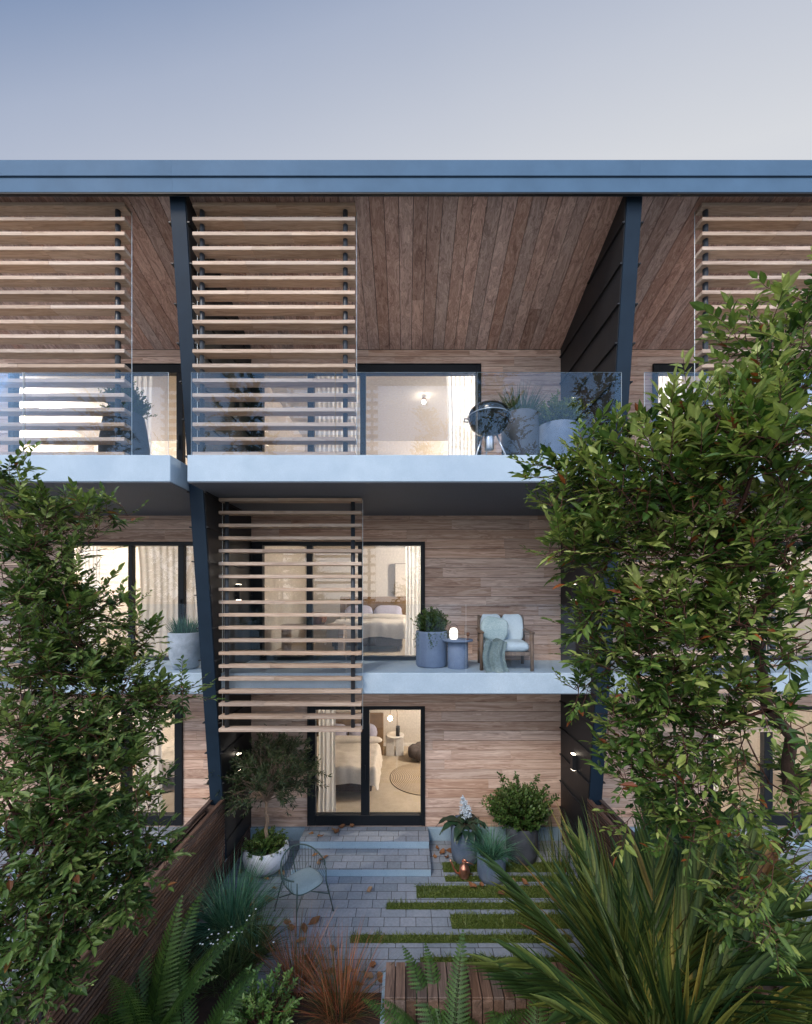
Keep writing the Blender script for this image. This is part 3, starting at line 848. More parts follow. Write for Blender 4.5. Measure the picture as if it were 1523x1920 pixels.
RC=[cl(1515,580,2.6,40,50),cl(1455,655,2.6,50,35,.8),cl(1400,640,2.7,40,25,.6),cl(1480,730,2.5,75,70),cl(1390,755,2.5,65,50),cl(1315,800,2.45,65,48),cl(1225,825,2.6,45,32,.6),
 cl(1140,850,2.9,70,38),cl(1050,895,3.1,60,22,.9),cl(1100,940,3.0,90,50),cl(1250,920,2.5,120,80,1.2),cl(1420,860,2.3,110,110,1.2),cl(1490,1010,2.4,80,110),cl(1340,1030,2.5,120,80,1.2),
 cl(1180,1030,2.8,100,55),cl(1075,1030,3.0,55,40),cl(1180,1130,2.8,70,40),cl(1110,1180,3.0,45,35,.7),cl(1095,1290,3.05,45,20,.9),cl(1160,1235,2.9,60,35),cl(1260,1180,2.6,110,80,1.2),
 cl(1400,1170,2.5,110,100),cl(1250,1300,2.7,90,60),cl(1330,1370,2.7,90,80,.8),cl(1180,1350,2.8,50,40),cl(1215,1440,2.8,70,50,.9),cl(1310,1490,2.8,100,50,.8),cl(1250,1550,2.9,70,40,.7),
 cl(1440,1330,2.4,90,50,.5),cl(1450,1600,2.8,90,45,.5),cl(1390,1680,2.9,80,45,.55),cl(1480,1480,2.6,60,60,.5),cl(1420,1770,2.9,50,35,.5)]
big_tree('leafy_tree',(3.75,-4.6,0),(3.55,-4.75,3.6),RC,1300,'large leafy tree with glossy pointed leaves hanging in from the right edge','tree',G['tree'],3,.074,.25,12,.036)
LC=[cl(100,1790,2.85,70,55,.9),cl(40,1880,2.8,60,50,.9),cl(15,905,3.3,45,32),cl(90,965,3.4,55,38),cl(185,960,3.5,60,22,.8),cl(50,1030,3.3,80,70),cl(150,1010,3.6,50,40,.5),cl(70,1140,3.3,100,80,1.1),cl(185,1150,3.5,70,45,.7),cl(255,1185,3.6,40,28,.7),
 cl(100,1250,3.3,110,80,1.2),cl(220,1275,3.5,80,45),cl(315,1300,3.6,60,22,.9),cl(270,1340,3.5,70,35),cl(100,1380,3.2,110,80,1.2),cl(210,1410,3.5,60,50,.9),cl(130,1490,3.1,120,80,1.2),cl(250,1490,3.5,35,45,.4),
 cl(70,1590,3.0,90,80,1.1),cl(190,1570,3.3,75,60),cl(275,1610,3.4,45,45,.8),cl(50,1700,2.9,75,80),cl(150,1680,3.0,80,70,1.0),cl(215,1660,3.2,60,45,.8),cl(40,1800,2.8,55,60,.8)]
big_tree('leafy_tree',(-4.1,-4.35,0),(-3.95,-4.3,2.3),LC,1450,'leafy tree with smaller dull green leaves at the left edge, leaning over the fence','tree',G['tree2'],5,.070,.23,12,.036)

# --- tall trees across the lane, seen as reflections in the glass
for i,(bx_,by_,hh,rx_,lab) in enumerate(((-6.6,-13.2,13.9,2.4,'tall tree across the lane, mirrored in the middle house balcony glass at its left end'),
        (-12.6,-13.6,13.0,2.8,'tall tree across the lane, mirrored in the left house balcony glass'),
        (7.6,-12.6,13.4,2.4,'tall tree across the lane, mirrored in the balcony glass by the right wing wall'),
        (3.5,-13.4,14.3,2.1,'slim tall tree across the lane, mirrored in the balcony glass in front of the barbecue'),
        (.9,-17.0,14.2,2.4,'tall tree farthest across the lane, mirrored in the top balcony door'))):
    rr=random.Random(300+i); cls=[]
    for k in range(20):
        u=k/19; a=rr.uniform(0,6.3); q=rx_*(.35+.5*rr.random())*math.sin(math.pi*(.18+.78*u))
        c_=Vector((bx_+math.cos(a)*q,by_+math.sin(a)*q,hh*(.28+.66*u))); r_=rr.uniform(.6,1.1)*(1.15-.5*u)
        cls.append((c_,r_,r_,r_*.8,1.0))
    big_tree('lane_tree',(bx_,by_,-.03),(bx_+.1,by_,hh*.3),cls,480,lab,'tree',G['tree2'],310+i,.21,.6,10,.16)

# --- potted olive tree with ground cover
t=pot('white_bowl_planter',(-2.34,-.80,0),[(.16,0),(.26,.04),(.345,.14),(.372,.25),(.355,.36),(.33,.40)],M['white_pot'],'white round bowl planter by the black wall holding the olive tree','planter')
t=thing('olive_tree',(-2.34,-.80,.35),'small olive tree with slim grey-green leaves growing from the white bowl planter','tree')
mb=MB(); pts=[(0,0,0),(.01,.01,.15),(-.012,0,.30),(.015,.012,.45),(-.01,0,.60),(.01,0,.74),(0,0,.86)]
mb.tube(pts,[.036,.03,.028,.027,.025,.024,.02],9)
rr=random.Random(21); lf=MB(); cen=Vector((.03,0,1.24))
for i in range(130):
    d=rdir(rr); q=rr.random()**.42
    if d.z<-.55: d.z=-.55
    wob=1+.28*mnoise.noise(d*2.2)
    p=cen+Vector((d.x*.80,d.y*.62,d.z*.60))*q*wob
    s=Vector((0,0,.74+rr.random()*.12)); mid=s.lerp(p,.5)+Vector((0,0,.06))+rdir(rr)*.05
    mb.tube([s,mid,p],[.010,.006,.0025],5,cap=False)
    for sub in range(3):
        d2=((p-mid).normalized()+rdir(rr)*.8).normalized(); L_=rr.uniform(.16,.30); e=p+d2*L_+Vector((0,0,-.03))
        st=mid.lerp(p,.5+.5*rr.random())
        mb.tube([st,e],[.003,.0012],4,cap=False)
        for k in range(20):
            t2=k/20; z=st.lerp(e,.1+.9*t2); dd=((e-st).normalized()*.8+rdir(rr)*.8).normalized()
            lf.sleaf(z,dd,rdir(rr),rr.uniform(.06,.10),.019,min(1,max(0,.35+rr.uniform(-.3,.4)+.2*d.z)))
mb.build('trunk',M['olivebark'],t); lf.build('crown',G['olive'],t)
t=thing('ground_cover',(-2.34,-.80,.33),'low dark green ground cover spilling over the white bowl at the olive trunk','plant')
shrub(t,(0,0,.10),(.40,.40,.17),260,.05,.034,G['box'],M['twig'],base=(0,0,.02),seed=31,per=9)

# --- pots right of the steps
P_straight=lambda r,h:[(r*.80,0),(r*.9,.02),(r*.985,h*.25),(r,h*.6),(r,h)]
t=pot('grey_planter',(1.03,-.55,0),P_straight(.25,.63),M['grey_pot'],'tall blue-grey planter against the wall right of the steps, with broad leaves','plant pot','blue-grey planters on the patio')
t=pot('grey_planter',(2.02,-.52,0),P_straight(.27,.60),M['dark_pot'],'dark grey planter under the bushy shrub beside the right wing wall','plant pot','blue-grey planters on the patio')
t=pot('grey_planter',(1.38,-1.03,0),P_straight(.228,.42),M['grey_pot'],'low blue-grey planter in front, next to the copper watering can','plant pot','blue-grey planters on the patio')
t=thing('broad_leaf_plant',(1.03,-.55,.58),'dark broad-leaved plant with pale blue flower spike in the tall planter','plant')
rr=random.Random(8); lf=MB()
for k in range(22):
    a=k*2.4+rr.uniform(-.3,.3); el=rr.uniform(.15,1.0); d=Vector((math.cos(a),math.sin(a),el)).normalized()
    L_=rr.uniform(.36,.54); Wd=L_*.32
    b=Vector((math.cos(a)*.05,math.sin(a)*.05,.02)); p=b; side=d.cross(Vector((0,0,1))).normalized(); vs=[];us=[];sg=9
    for i in range(sg+1):
        tt=i/sg; w=Wd*math.sin(math.pi*min(1,.06+tt*.94)**.9)*.5*(1.0 if tt<1 else .0); up=side.cross(d)
        rp_=.012*math.sin(i*2.0+k)
        vs+=[p-side*w+up*(w*.35+rp_),p,p+side*w+up*(w*.35-rp_)]; us+=[1,0,1]
        d=(d+Vector((0,0,-.19))).normalized(); p=p+d*L_/sg
    lf.add(vs,[f for i in range(sg) for f in ((i*3,i*3+1,i*3+4,i*3+3),(i*3+1,i*3+2,i*3+5,i*3+4))],0,True,rr.random(),us)
lf.build('foliage',G['hosta'],t)
fl=MB(); st=MB()
for s_ in range(3):
    tip=Vector((-.02+.05*s_-.03,.0-.04*s_,.50-.06*s_)); st.tube([(0,0,.02),tip*.55,tip],[.006,.004,.002],5)
    for k in range(130):
        u=rr.random(); q=tip*(.42+.58*u); r_=.085*(1-u*.8)
        d=rdir(rr); q=q+Vector((d.x*r_,d.y*r_,d.z*.02))
        for j in range(2): fl.sleaf(q,rdir(rr),rdir(rr),.026,.018,rr.random())
st.build('stem',G['hosta'],t); fl.build('flower_spike',G['blueflower'],t)
t=thing('bushy_shrub',(2.02,-.52,.55),'bushy mid-green shrub with upright shoots in the dark planter','shrub')
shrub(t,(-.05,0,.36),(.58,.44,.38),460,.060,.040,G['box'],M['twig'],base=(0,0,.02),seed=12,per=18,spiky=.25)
lf=MB(); st=MB(); rr=random.Random(4)
for (x,z) in ((-.40,.95),(-.10,.90),(.28,.86),(.62,.55),(.45,.70)):
    p=Vector((x,rr.uniform(-.1,.1),z)); st.tube([Vector((x*.3,0,.3)),p],[.006,.002],5,cap=False)
    for k in range(90):
        u=rr.random(); q=Vector((x*.3,0,.3)).lerp(p,.35+.65*u)+rdir(rr)*.075*(1-u*.7)
        lf.sleaf(q,(rdir(rr)+Vector((x*.3,0,.5))).normalized(),rdir(rr),.058,.034,min(1,.3+.5*rr.random()))
lf.build('shoot_leaves',G['box'],t); st.build('shoots',M['twig'],t)
t=thing('spiky_grass',(1.38,-1.03,.38),'fine blue-green grass spraying out of the low front planter','plant')
grass_tuft(t,(0,0,0),520,.52,.007,1.2,.9,G['bluegrass'],.15,41,segs=5)

# --- watering can
t=thing('watering_can',(.94,-1.03,.0),'copper watering can with long thin spout standing on the grass strip','watering can',None,rad(8)); t.scale=(1.22,1.22,1.12)
mb=MB(); mb.lathe([(.001,.03),(.066,.03),(.068,.035),(.066,.15),(.058,.17),(.034,.20),(.026,.235),(.032,.255),(.030,.256),(.022,.236),(.02,.2)],(0,0,0),32); mb.build('body',M['copper'],t)
mb=MB(); mb.tube([(-.06,0,.075),(-.10,0,.085),(-.14,0,.15),(-.175,0,.25),(-.19,0,.285)],[.016,.014,.012,.011,.013],10); mb.build('spout',M['copper'],t)
mb=MB(); mb.tube([(.028,0,.225),(.07,0,.215),(.125,0,.185),(.128,0,.175)],.0095,8); mb.tube([(.064,0,.13),(.075,0,.06),(.115,0,.045)],.0085,8); mb.build('handle',M['copper'],t)

# --- green wire chair
t=thing('wire_chair',(-1.48,-1.70,0),'dark green wire chair with pale grey-green seat pad on the paving','chair',None,rad(-45))
# local +x = facing direction
SH=.43
mb=MB()
def seatpt(a,k=1.0):
    r=(abs(math.cos(a))**3.2+abs(math.sin(a))**3.2)**(-1/3.2); return Vector((math.cos(a)*r*.235*k,math.sin(a)*r*.245*k,SH))
ring=[seatpt(2*math.pi*i/36) for i in range(37)]
mb.tube(ring,.008,6,cap=False); mb.build('seat_ring',M['green_metal'],t)
mb=MB(); mb.grid(lambda u,v:(lambda a,k: Vector((seatpt(a,k).x,seatpt(a,k).y,SH+.012+.042*(1-k**4)**.5 if k<1 else SH+.008)))(2*math.pi*u,v),36,8,0,True)
mb.build('seat_pad',M['seatpad'],t)
mb=MB(); hoop=[]
for i in range(31):
    a=rad(52)+rad(256)*i/30; zz=.63+.17*max(0,math.cos(a-math.pi))**1.2
    hoop.append(Vector((.295*math.cos(a)-.02,.315*math.sin(a),zz)))
mb.tube(hoop,.011,8); mb.build('back_rail',M['green_metal'],t)
mb=MB()
for i in range(1,30):
    a=rad(52)+rad(256)*i/30; h=hoop[i]; s=seatpt(a)
    m_=h.lerp(s,.5)+Vector((h.x,h.y,0)).normalized()*.03
    mb.tube([h,m_,s],.0036 if i not in (15,) else .010,5,cap=False)
mb.build('back_wires',M['green_metal'],t)
for (lx,ly) in ((.30,.30),(.30,-.30),(-.30,.30),(-.30,-.30)):
    mb=MB(); topp=Vector((lx*.72,ly*.78,SH)); mb.tube([(topp.x,topp.y,.62 if lx>0 else .44),topp,(lx,ly,.012)],[.008,.010,.008],8)
    mb.lathe([(.001,0),(.014,0),(.014,.012),(.008,.018)],(lx,ly,0),12)
    mb.build('leg',M['green_metal'],t)
mb=MB()
for sx in (1,-1):
    mb.tube([(sx*.245,.262,.20 if sx<0 else .24),(0,.0,.30),(-sx*.245,-.262,.20 if sx>0 else .24)],.007,6)
mb.build('brace',M['green_metal'],t)

# --- timber bench
t=thing('timber_bench',(0,-3.0,0),'brown slatted timber bench wrapping down its front, between fern and paving','bench')
rr=random.Random(2); x=-.222; k=0
while x<2.75:
    mb=MB(); w=.102; r=rr.random()
    mb.box(x,x+w,-.40,0,.42,.45,0,r,.004); mb.build('seat_board',M['bench'],t)
    mb=MB(); mb.box(x,x+w,-.402,-.374,.02,.4185,0,min(1,r+.05),.003); mb.build('front_board',M['bench'],t)
    x+=.1125
mb=MB(); mb.box(-.215,2.74,-.372,-.02,.0,.418); mb.build('carcass',M['black'],t)
t=thing('timber_bench',(W+.2,-3.0,0),'brown slatted bench in the yard beyond the fence at the lower right','bench')
x=-2.9; 
for k in range(24):
    mb=MB(); r=rr.random(); mb.box(x,x+.102,-.40,0,.42,.45,0,r,.004); mb.build('seat_board',M['bench'],t)
    mb=MB(); mb.box(x,x+.102,-.402,-.374,.02,.4185,0,r,.003); mb.build('front_board',M['bench'],t); x+=.1125
mb=MB(); mb.box(-2.89,-.22,-.372,-.02,.0,.418); mb.build('carcass',M['black'],t)

# --- planting bed
t=thing('blue_green_grass',(-2.38,-2.05,0),'bright blue-green grass clump between the fence and the wire chair','plant')
grass_tuft(t,(0,0,0),800,.95,.011,.95,.95,G['bluegrass'],.16,61,segs=7)
t=thing('dark_grass',(-1.95,-2.45,0),'dark olive grass clump in front of the blue-green one','plant')
grass_tuft(t,(0,0,0),320,.62,.011,1.0,.9,G['dgrass'],.14,62,segs=7)
t=thing('red_grass',(-.72,-3.12,0),'rust red grass clump beside the bench kerb','plant','rust red grasses')
grass_tuft(t,(0,0,0),620,.82,.0055,.95,.6,G['redgrass'],.17,63,segs=6)
t=thing('red_grass',(-1.27,-2.80,0),'taller reddish green grass clump behind the bright shrub','plant','rust red grasses')
grass_tuft(t,(0,0,0),460,.76,.0055,.9,.55,G['redgrass'],.15,64,segs=6)
t=thing('bright_shrub',(-1.48,-3.35,0),'low shrub with bright glossy leaves at the bottom edge near the ferns','shrub')
shrub(t,(0,0,.34),(.42,.34,.36),85,.055,.030,G['shrub'],M['twig'],base=(0,0,.02),seed=71,per=20,spiky=.5,small=False,sr=.005)
t=thing('white_flower_plant',(-2.12,-2.75,0),'airy plant dotted with tiny white flowers between the ferns','plant')
grass_tuft(t,(0,0,0),260,.62,.006,.9,.6,G['dgrass'],.22,66,segs=5)
st=MB(); rr=random.Random(9)
for k in range(30):
    a=rr.uniform(0,6.3); l=rr.uniform(.1,.55); p=Vector((math.cos(a)*l,math.sin(a)*l*.8,rr.uniform(.42,.72)))
    st.tube([(0,0,0),p*.6+Vector((0,0,.08)),p],[.002,.0016,.001],4,cap=False)
    fl=MB(); fl.blob(p,(.003,.003,.003),6)
    for i in range(6):
        an=i*1.047; fl.sleaf(p,Vector((math.cos(an),math.sin(an),.35)),Vector((0,0,1)),.014,.011,.5)
    fl.build('flower',G['white'],t)
st.build('stems',G['dgrass'],t)

def fern(loc,n,L,label,seed,az0=None,tilt=(.5,1.1),pin=.20,name='fern'):
    rr=random.Random(seed)
    t=thing(name,loc,label,'fern','ferns in the front bed')
    for k in range(n):
        a=(k*2*math.pi/n+rr.uniform(-.25,.25)) if az0 is None else az0[k]
        el=rr.uniform(*tilt); d=Vector((math.cos(a)*math.cos(el),math.sin(a)*math.cos(el),math.sin(el)))
        Lf=L*rr.uniform(.8,1.1); seg=30; p=Vector((math.cos(a)*.04,math.sin(a)*.04,.03)); mb=MB(); pts=[p]; rds=[.007]
        side0=d.cross(Vector((0,0,1))).normalized()
        bend=rr.uniform(.9,1.5)
        for i in range(seg):
            tt=i/seg; d=(d+Vector((0,0,-bend*(.25+tt)/seg))).normalized(); p=p+d*Lf/seg; pts.append(p); rds.append(.007*(1-tt)+.001)
            if tt<.10: continue
            up=side0.cross(d).normalized(); env=math.sin(math.pi*min(1,(tt-.06)/.94)**.62)**.8*pin*(1.05-.25*tt)
            for s in (-1,1):
                pd=(side0*s+d*.45-up*.10).normalized(); pl=env*rr.uniform(.93,1.07)
                if pl<.012: continue
                w=Lf/seg*1.15; nrm=up; q=p; vs=[q]; us=[0]; fs=[]
                ws=pd.cross(nrm).normalized(); nn=7
                r_=min(1,max(0,.45+rr.uniform(-.25,.3)))
                for j in range(1,nn+1):
                    v=j/nn; c=p+pd*pl*v-up*(pl*.22*v*v); ww=w*.62*(1-v)**.6
                    # lobed edge
                    vs+=[c-ws*ww*1.0+pd*pl*.03,c,c+ws*ww*1.0+pd*pl*.03, c-ws*ww*.35, c+ws*ww*.35]; us+=[1,0,1,.4,.4]
                for j in range(nn-1):
                    b=1+j*5; nb=b+5
                    fs+=[(b+1,b+3,b+0,nb+3),(b+1,nb+3,nb+1),(b+1,nb+4,b+2,b+4),(b+1,nb+1,nb+4)]
                fs+=[(0,4,2),(0,2,5)]
                mb.add(vs,fs,0,False,r_,us)
        mb.tube(pts,rds,5,0,False,True,.2)
        mb.build('frond',G['fern'],t)
    return t
fern((-2.62,-3.5,0),11,1.38,'tall fern with upright fronds against the left fence',81,None,(.9,1.35),.20)
fern((-2.05,-3.75,0),9,1.05,'lower fern arching between the tall fern and the bright shrub',82,None,(.5,1.0),.17)
fern((.42,-3.75,0),12,.98,'fern arching in front of the timber bench',83,None,(.6,1.15),.16)
fern((1.15,-3.95,0),10,.90,'fern at the foot of the palm, lowest at the bottom edge',84,None,(.45,1.0),.15)
t=thing('dark_grass',(-2.75,-2.95,0),'dark sedge tucked against the fence behind the tall fern','plant')
grass_tuft(t,(0,0,0),240,.6,.012,.8,.8,G['dgrass'],.12,67)

# --- flax
def flax(loc,label,fans,seed,L=1.75,w=.075):
    rr=random.Random(seed); t=thing('flax',loc,label,'flax plant','flax plants')
    for (az,el,Ln,nb) in fans:
        mb=MB(); d=Vector((math.cos(az)*math.cos(el),math.sin(az)*math.cos(el),math.sin(el)))
        # plane of the fan contains d and a random vector
        o=d.cross(rdir(rr)).normalized()
        b=Vector((math.cos(az)*.12,math.sin(az)*.12,.0))+Vector((rr.uniform(-.06,.06),rr.uniform(-.06,.06),0))
        for j in range(nb):
            q=(j-(nb-1)/2)/max(1,(nb-1)/2)
            dd=(d+o*q*.20+rdir(rr)*.03).normalized()
            mb.blade(b+o*q*.035,dd,Ln*(1-.24*q*q)*rr.uniform(.9,1.05),w*rr.uniform(.75,1.1),rr.uniform(.12,.42),9,min(1,max(0,rr.random()**1.3)),0,.16,rr.uniform(-.5,.5)+(math.pi/2 if abs(o.z)>.6 else 0),.35)
        mb.build('leaf_fan',G['flax'],t)
    return t
rr=random.Random(55)
def palm(loc,label,fronds,seed):
    rr=random.Random(seed); t=thing('feather_palm',loc,label,'palm')
    mb=MB(); mb.lathe([(.13,0),(.16,.08),(.13,.22),(.08,.32),(.001,.34)],(0,0,0),18); mb.build('trunk',M['bark'],t)
    for (az,el,Ln,*bb) in fronds:
        mb=MB(); d=Vector((math.cos(az)*math.cos(el),math.sin(az)*math.cos(el),math.sin(el)))
        side=Vector((-math.sin(az),math.cos(az),0)); side=(Matrix.Rotation(rr.uniform(-.5,.5),3,d)@side).normalized()
        p=Vector((math.cos(az)*.07,math.sin(az)*.07,.26)); seg=20; pts=[p]; rds=[.016]; bend=bb[0] if bb else rr.uniform(.12,.38)
        base_r=rr.random()
        for i in range(seg):
            tt=i/seg; d=(d+Vector((0,0,-bend*(.3+tt)/seg))).normalized(); p=p+d*Ln/seg; pts.append(p); rds.append(.016*(1-tt)+.003)
            if tt<.10: continue
            up=side.cross(d).normalized()
            for s_ in (-1,1):
                ang=rad(24-9*tt+rr.uniform(-3,3)); 
                ld=(d*math.cos(ang)+side*s_*math.sin(ang)+up*.10).normalized()
                ll=(.62-.22*abs(tt-.45))*Ln/1.7*rr.uniform(.88,1.08)*(1 if tt<.8 else .85)
                mb.blade(p,ld,ll,.080*rr.uniform(.8,1.1),rr.uniform(.02,.22),7,min(1,max(0,base_r*.45+rr.random()**1.5*.62)),0,.16*(1),rr.uniform(-.25,.25),.30)
        mb.tube(pts,rds,6,0,False,True,.55)
        mb.build('frond',G['flax'],t)
    return t
fr_=[(k*2.399+rr.uniform(-.2,.2),(.42,.62,.82,1.0,1.2)[k%5]+rr.uniform(-.08,.08),rr.uniform(1.25,1.6)) for k in range(20)]
fr_+=[(rad(148),.80,1.75),(rad(172),.52,1.5),(rad(195),.45,1.4),(rad(105),1.05,1.6),(rad(70),1.0,1.5),(rad(30),.95,1.8),(rad(8),.92,1.9),(rad(-12),.85,1.8),(rad(18),.72,1.9),(rad(50),.9,1.8),(rad(-30),.9,1.7),(rad(42),.62,1.7)]
fr_+=[(rad(a_),e_,l_,b_) for a_,e_,l_,b_ in ((-8,1.22,2.0,.75),(12,1.15,2.1,.8),(28,1.2,2.05,.7),(44,1.1,2.1,.75),(-26,1.2,1.9,.8),(3,1.32,1.9,.6),(20,1.3,2.1,.95),(58,1.2,2.0,.6),(-45,1.15,1.8,.8))]
palm((2.32,-3.75,0.0),'big palm with broad feathery fronds of stiff leaflets at the lower right',fr_,56)
fans=[(k*2.399,rr.uniform(.8,1.4),rr.uniform(1.6,2.15),9) for k in range(26)]
flax((2.60,-2.85,0.0),'spiky flax standing behind the palm beside the right fence',fans,57,1.2,.065)
fans=[(k*2.399,rr.uniform(1.0,1.45),rr.uniform(1.6,2.0),9) for k in range(20)]
flax((2.68,-3.62,0.0),'flax with tall upright blades squeezed between the palm and the right fence',fans,60,1.8,.07)
fans=[(k*2.399,rr.uniform(.6,1.25),rr.uniform(1.5,2.0),9) for k in range(16)]
flax((3.55,-3.9,0.0),'flax clump on the far side of the right fence, at the right edge',fans,59,1.8,.09)
t=thing('tall_sedge',(2.52,-1.05,0),'sparse upright reddish green sedge by the foot of the right wing wall','plant')
grass_tuft(t,(0,0,0),70,.95,.014,.32,.15,G['flax'],.34,58,segs=5,ld=.2)

# ------------------------------------------------------------------ balcony things
# kettle barbecue
t=thing('kettle_barbecue',(1.20,-1.72,L3Z),'black kettle barbecue on three pale legs on the top balcony','barbecue')
mb=MB(); mb.lathe([(.001,.45),(.10,.455),(.19,.50),(.255,.57),(.288,.65),(.292,.70),(.300,.705),(.300,.712),(.292,.715)],(0,0,0),44); mb.build('bowl',M['enamel'],t)
mb=MB(); mb.lathe([(.296,.716),(.298,.735),(.285,.785),(.25,.83),(.19,.868),(.10,.892),(.001,.90)],(0,0,0),44); mb.build('lid',M['enamel'],t)
mb=MB(); mb.lathe([(.298,.704),(.306,.706),(.306,.716),(.298,.718)],(0,0,0),44); mb.build('rim',M['steel'],t)
mb=MB()
for sx in (-1,1): mb.tube([(sx*.29,-.05,.66),(sx*.355,-.05,.67),(sx*.355,.05,.67),(sx*.29,.05,.66)],.010,8)
mb.build('side_handles',M['chairwood'],t)
mb=MB(); mb.tube([(-.07,0,.892),(-.06,0,.94),(.06,0,.94),(.07,0,.892)],.011,8); mb.build('lid_handle',M['chairwood'],t)
mb=MB(); mb.lathe([(.001,.24),(.062,.24),(.068,.25),(.068,.41),(.06,.44),(.05,.46)],(0,0,0),28); mb.build('ash_catcher',M['steel'],t)
for k in range(3):
    a=rad(90+120*k); mb=MB(); mb.tube([(math.cos(a)*.10,math.sin(a)*.10,.47),(math.cos(a)*.28,math.sin(a)*.28,.02)],.012,8); mb.build('leg',M['steel'],t)
P_tall=lambda r,h:[(r*.82,0),(r*.9,.02),(r*.97,h*.3),(r,h*.75),(r*.97,h)]
t=pot('charcoal_planter',(1.78,-1.25,L3Z),P_tall(.285,.93),M['dark_pot'],'tall charcoal planter behind the barbecue, holding a grass','plant pot')
t=thing('balcony_grass',(1.78,-1.25,L3Z+.88),'dense olive grass growing from the tall charcoal planter','plant')
grass_tuft(t,(0,0,0),760,.50,.008,.85,.5,G['dgrass'],.2,91,segs=5)
t=pot('grey_planter',(2.36,-1.27,L3Z),P_tall(.325,.74),M['grey_pot'],'wide grey planter at the right end of the top balcony','plant pot')
t=thing('golden_shrub',(2.36,-1.27,L3Z+.70),'yellow-green shrub in the wide grey planter on the top balcony','shrub')
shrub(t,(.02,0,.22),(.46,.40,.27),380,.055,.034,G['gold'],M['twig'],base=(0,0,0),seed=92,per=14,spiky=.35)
# left house top balcony planter
t=pot('charcoal_planter',(-4.36,-1.3,L3Z),[(.20,0),(.27,.05),(.33,.2),(.33,.45),(.29,.75),(.26,.92)],M['dark_pot'],'charcoal vase-shaped planter on the top balcony at the left','plant pot')
t=thing('box_ball',(-4.36,-1.3,L3Z+.88),'rounded box shrub in the charcoal vase on the left top balcony','shrub')
shrub(t,(.02,0,.25),(.34,.34,.30),420,.04,.026,G['box'],M['twig'],base=(0,0,0),seed=93,per=14)
# L2 pots
t=pot('blue_grey_planter',(.44,-.60,L2Z),[(.24,0),(.268,.03),(.268,.57),(.268,.6)],M['mid_pot'],'straight blue-grey planter beside the window on the middle balcony','plant pot')
t=thing('trailing_shrub',(.44,-.60,L2Z+.56),'rounded shrub with trailing sprigs in the middle balcony planter','shrub')
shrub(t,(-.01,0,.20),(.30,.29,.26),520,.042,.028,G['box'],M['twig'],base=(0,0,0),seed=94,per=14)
lf=MB(); rr=random.Random(14)
for k in range(14):
    a=rr.uniform(math.pi*.9,math.pi*2.1); x,y=math.cos(a)*.275,math.sin(a)*.275; l=rr.uniform(.1,.36)
    for j in range(int(l*70)): 
        z=.05-l*rr.random(); lf.sleaf(Vector((x*1.02+rr.gauss(0,.012),y*1.02+rr.gauss(0,.012),z)),(rdir(rr)+Vector((x*2,y*2,-.4))).normalized(),rdir(rr),.03,.02,rr.random()*.7)
lf.build('trailing_leaves',G['box'],t)
t=thing('side_table',(.87,-.78,L2Z),'drum side table with wider round top between planter and armchair','side table')
mb=MB(); mb.lathe([(.001,0),(.165,0),(.17,.01),(.17,.45),(.001,.45)],(0,0,0),36); mb.build('drum',M['mid_pot'],t)
mb=MB(); mb.lathe([(.001,.4505),(.25,.4505),(.255,.455),(.255,.475),(.25,.48),(.001,.48)],(0,0,0),40); mb.build('top',M['mid_pot'],t)
t=thing('lantern',(.80,-.78,L2Z+.48),'glowing white lantern with arched handle on the drum side table','lantern'); t.scale=(.85,.85,.85)
mb=MB(); mb.lathe([(.001,.0),(.06,.0),(.075,.02),(.085,.10),(.085,.15),(.07,.2),(.04,.225),(.001,.23)],(0,0,0),28); mb.build('shade',M['lantern'],t)
mb=MB(); mb.tube([(-.1*math.cos(rad(a)),0,.14+.16*math.sin(rad(a))) for a in range(-20,201,15)],.004,6); mb.lathe([(.087,.115),(.09,.12),(.087,.125)],(0,0,0),28); mb.build('handle',M['black'],t)
t=thing('goblet',(1.03,-.84,L2Z+.48),'small red goblet on the drum side table edge','goblet')
mb=MB(); mb.lathe([(.001,0),(.03,0),(.03,.004),(.005,.008),(.005,.05),(.03,.065),(.034,.10),(.03,.115),(.028,.11),(.001,.07)],(0,0,0),20); mb.build('cup',M['basket'],t)
# armchair
t=thing('armchair',(1.66,-.68,L2Z),'timber armchair with pale blue cushions against the board wall','armchair',None,rad(-6))
def leg(x,y,h,tilt=0):
    mb=MB(); mb.tube([(x,y-tilt,0),(x,y,h)],[.028,.034],10); return mb.build('leg',M['chairwood'],t)
for sx in (-1,1):
    leg(sx*.40,-.36,.60,.02); leg(sx*.38,.30,.52,-.05)
    mb=MB(); mb.box(sx*.40-.045,sx*.40+.045,-.40,.38,.595,.63,0,None,.012); mb.build('armrest',M['chairwood'],t)
    mb=MB(); mb.tube([(sx*.385,.30,.40),(sx*.385,.40,.86)],[.03,.024],10); mb.build('back_post',M['chairwood'],t)
mb=MB(); mb.box(-.38,.38,-.37,-.33,.24,.30,0,None,.006); mb.box(-.38,.38,.27,.31,.24,.30,0,None,.006)
for sx in (-1,1): mb.box(sx*.38-.02,sx*.38+.02,-.33,.27,.245,.295,0,None,.005)
mb.box(-.375,.375,.375,.415,.80,.85,0,None,.008); mb.build('seat_frame',M['chairwood'],t)
mb=MB(); mb.blob((0,-.04,.38),(.37,.36,.085),32,0,.22,.03,1); mb.build('seat_cushion',M['cushion'],t)
Mt=Matrix.Rotation(rad(-14),3,'X')
for sx in (-1,1):
    mb=MB(); mb.blob((sx*.185,.27,.64),(.185,.09,.24),28,0,.25,.05,sx,Mt); mb.build('back_cushion',M['cushion'],t)
t=thing('scatter_pillow',(1.50,-.70,L2Z+.44),'patterned sage pillow leaning on the armchair back','pillow')
